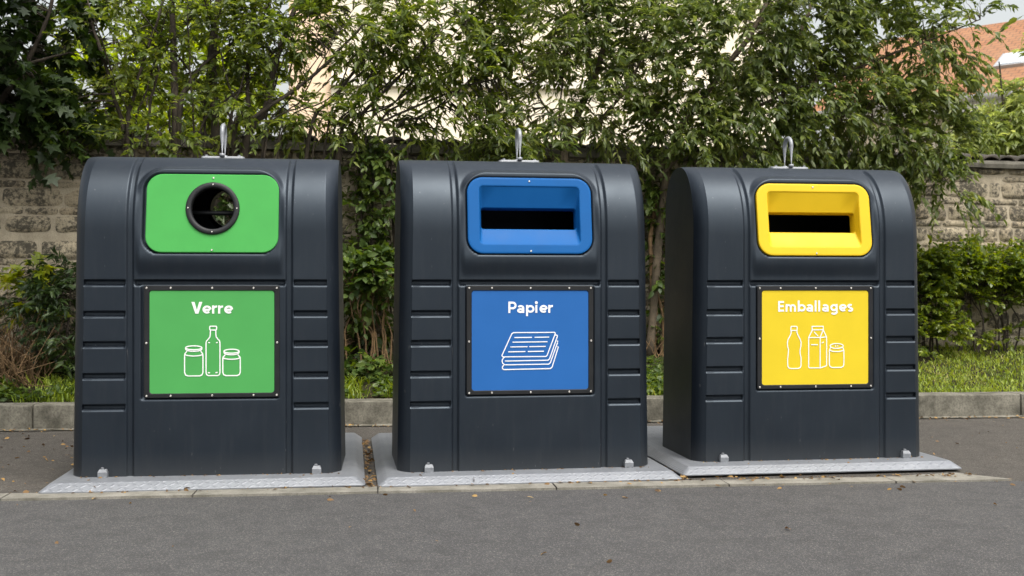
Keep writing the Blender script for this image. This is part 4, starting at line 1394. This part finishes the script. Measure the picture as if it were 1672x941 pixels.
bx = at(472, 300, 19.0)
bld = thing('rendered_building', 'large cream rendered building standing close behind the wall', 'building', (bx[0], 19.0, 0), rad(5))
mb = MB(); mb.box((4.55, 4, 4.6), (7.7, 8, 9.2)); mb.build('facade', M['cream'], bld, smooth=False)
mb = MB(); mb.box((.34, 4.02, 4.55), (.70, 7.9, 9.1)); mb.build('corner_bay', M['peach'], bld, smooth=False)
mb = MB(); mb.box((4.55, -.03, 4.62), (7.74, .10, .13)); mb.build('string_course', M['pale'], bld, smooth=False)
mb = MB()
mb.loops([[(-.3, -.5, 9.1), (8.7, -.5, 9.1), (8.7, 8.5, 9.1), (-.3, 8.5, 9.1)], [(-.3, -.5, 9.2), (8.7, -.5, 9.2), (8.7, 8.5, 9.2), (-.3, 8.5, 9.2)], [(3, 4, 11.4), (5.4, 4, 11.4), (5.4, 4.02, 11.4), (3, 4.02, 11.4)]], cap0=True, cap1=True)
mb.build('roof', M['tiles'], bld, smooth=False)

# tiled house, eave running towards the camera on the right
hy = rad(-40)
e0 = at(1500, 172, 24.0)
hs = thing('tiled_house', 'house with orange clay tile roof, skylight and pale wall at the far right', 'house', (e0[0], e0[1], 0), hy)
ez = e0[2]
mb = MB(); mb.box((5, 4.0, (ez - .1) / 2), (14, 7.4, ez - .1)); mb.build('wall', M['pale'], hs, smooth=False)
RX0, RX1, RD, RH = -2.4, 12.4, 4.0, 2.35
mb = MB()
prof = [(-.25, 0), (RD, RH), (RD, RH + .12), (-.25, .12)]
ln = math.hypot(RD + .25, RH); pa = math.atan2(RH, RD + .25)
roof = MB()
roof.box((0, 0, 0), (RX1 - RX0, ln, .10))
o = roof.build('roof', M['tiles'], hs, smooth=False, loc=((RX0 + RX1) / 2, -.25 + (RD + .25) / 2, ez + RH / 2)); o.rotation_euler.x = pa
roof2 = MB(); roof2.box((0, 0, 0), (RX1 - RX0, ln, .10))
o2 = roof2.build('roof', M['tiles'], hs, smooth=False, loc=((RX0 + RX1) / 2, RD + (RD + .25) / 2 + .04, ez + RH / 2)); o2.rotation_euler.x = -pa
mb = MB(); mb.tube([(RX0, -.33, ez - .03), (RX1, -.33, ez - .03)], .075, 10); mb.build('gutter', M['gutter'], hs)
mb = MB(); mb.box(((RX0 + RX1) / 2, -.22, ez - .17), (RX1 - RX0 - .1, .06, .22)); mb.build('fascia', M['white'], hs, smooth=False)
mb = MB(); mb.box((0, 0, .075), (.62, .80, .07))
sk = mb.build('skylight', M['gutter'], hs, smooth=False, loc=(1.52, 1.38, ez + (1.38 + .25) * RH / (RD + .25) + .01)); sk.rotation_euler.x = pa
mb = MB(); mb.box((0, 0, .115), (.50, .68, .014)); mb.build('pane', M['glass'], sk, smooth=False)

# ------------------------------------------------------------------ light, sky, camera
SE, SAZ = rad(63), rad(150)        # sun height; compass bearing measured from +Y towards +X (behind the camera, to its right)
sd = np.array([math.sin(SAZ) * math.cos(SE), math.cos(SAZ) * math.cos(SE), math.sin(SE)])
sun = bpy.data.lights.new('sun', 'SUN'); sun.energy = 1.25; sun.angle = rad(34); sun.color = (1, .955, .89)
so = bpy.data.objects.new('sun', sun); col.objects.link(so)
so.rotation_euler = Vector(-sd).to_track_quat('-Z', 'Y').to_euler()
so.location = (0, 0, 30)

w = bpy.data.worlds.new('World'); scene.world = w; w.use_nodes = True
nt = w.node_tree
bg = nt.nodes['Background']
sky = nt.nodes.new('ShaderNodeTexSky'); sky.sky_type = 'NISHITA'; sky.sun_disc = False
sky.sun_elevation = SE; sky.sun_rotation = SAZ; sky.air_density = 1.8; sky.dust_density = 7.0; sky.ozone_density = 1.0
bw = nt.nodes.new('ShaderNodeRGBToBW'); nt.links.new(sky.outputs[0], bw.inputs[0])
mx = nt.nodes.new('ShaderNodeMix'); mx.data_type = 'RGBA'; mx.inputs[0].default_value = .74      # thin white overcast
nt.links.new(sky.outputs[0], mx.inputs[6]); nt.links.new(bw.outputs[0], mx.inputs[7])
nt.links.new(mx.outputs[2], bg.inputs[0]); bg.inputs[1].default_value = .15

cam = bpy.data.cameras.new('camera'); co = bpy.data.objects.new('camera', cam); col.objects.link(co)
co.location = (0, 0, H); co.rotation_euler = (rad(90), 0, 0)
cam.sensor_width = 36; cam.lens = F / 1672 * 36
cam.shift_y = (Y0 - 470.5) / 1672
cam.clip_end = 1000; cam.clip_start = .05
cam.dof.use_dof = True; cam.dof.focus_distance = 6.7; cam.dof.aperture_fstop = 4.5
scene.camera = co
scene.view_settings.view_transform = 'Standard'; scene.view_settings.look = 'None'
scene.view_settings.exposure = 1.0; scene.view_settings.gamma = 1
scene.view_settings.use_curve_mapping = False
scene.render.resolution_x = 1024; scene.render.resolution_y = 576
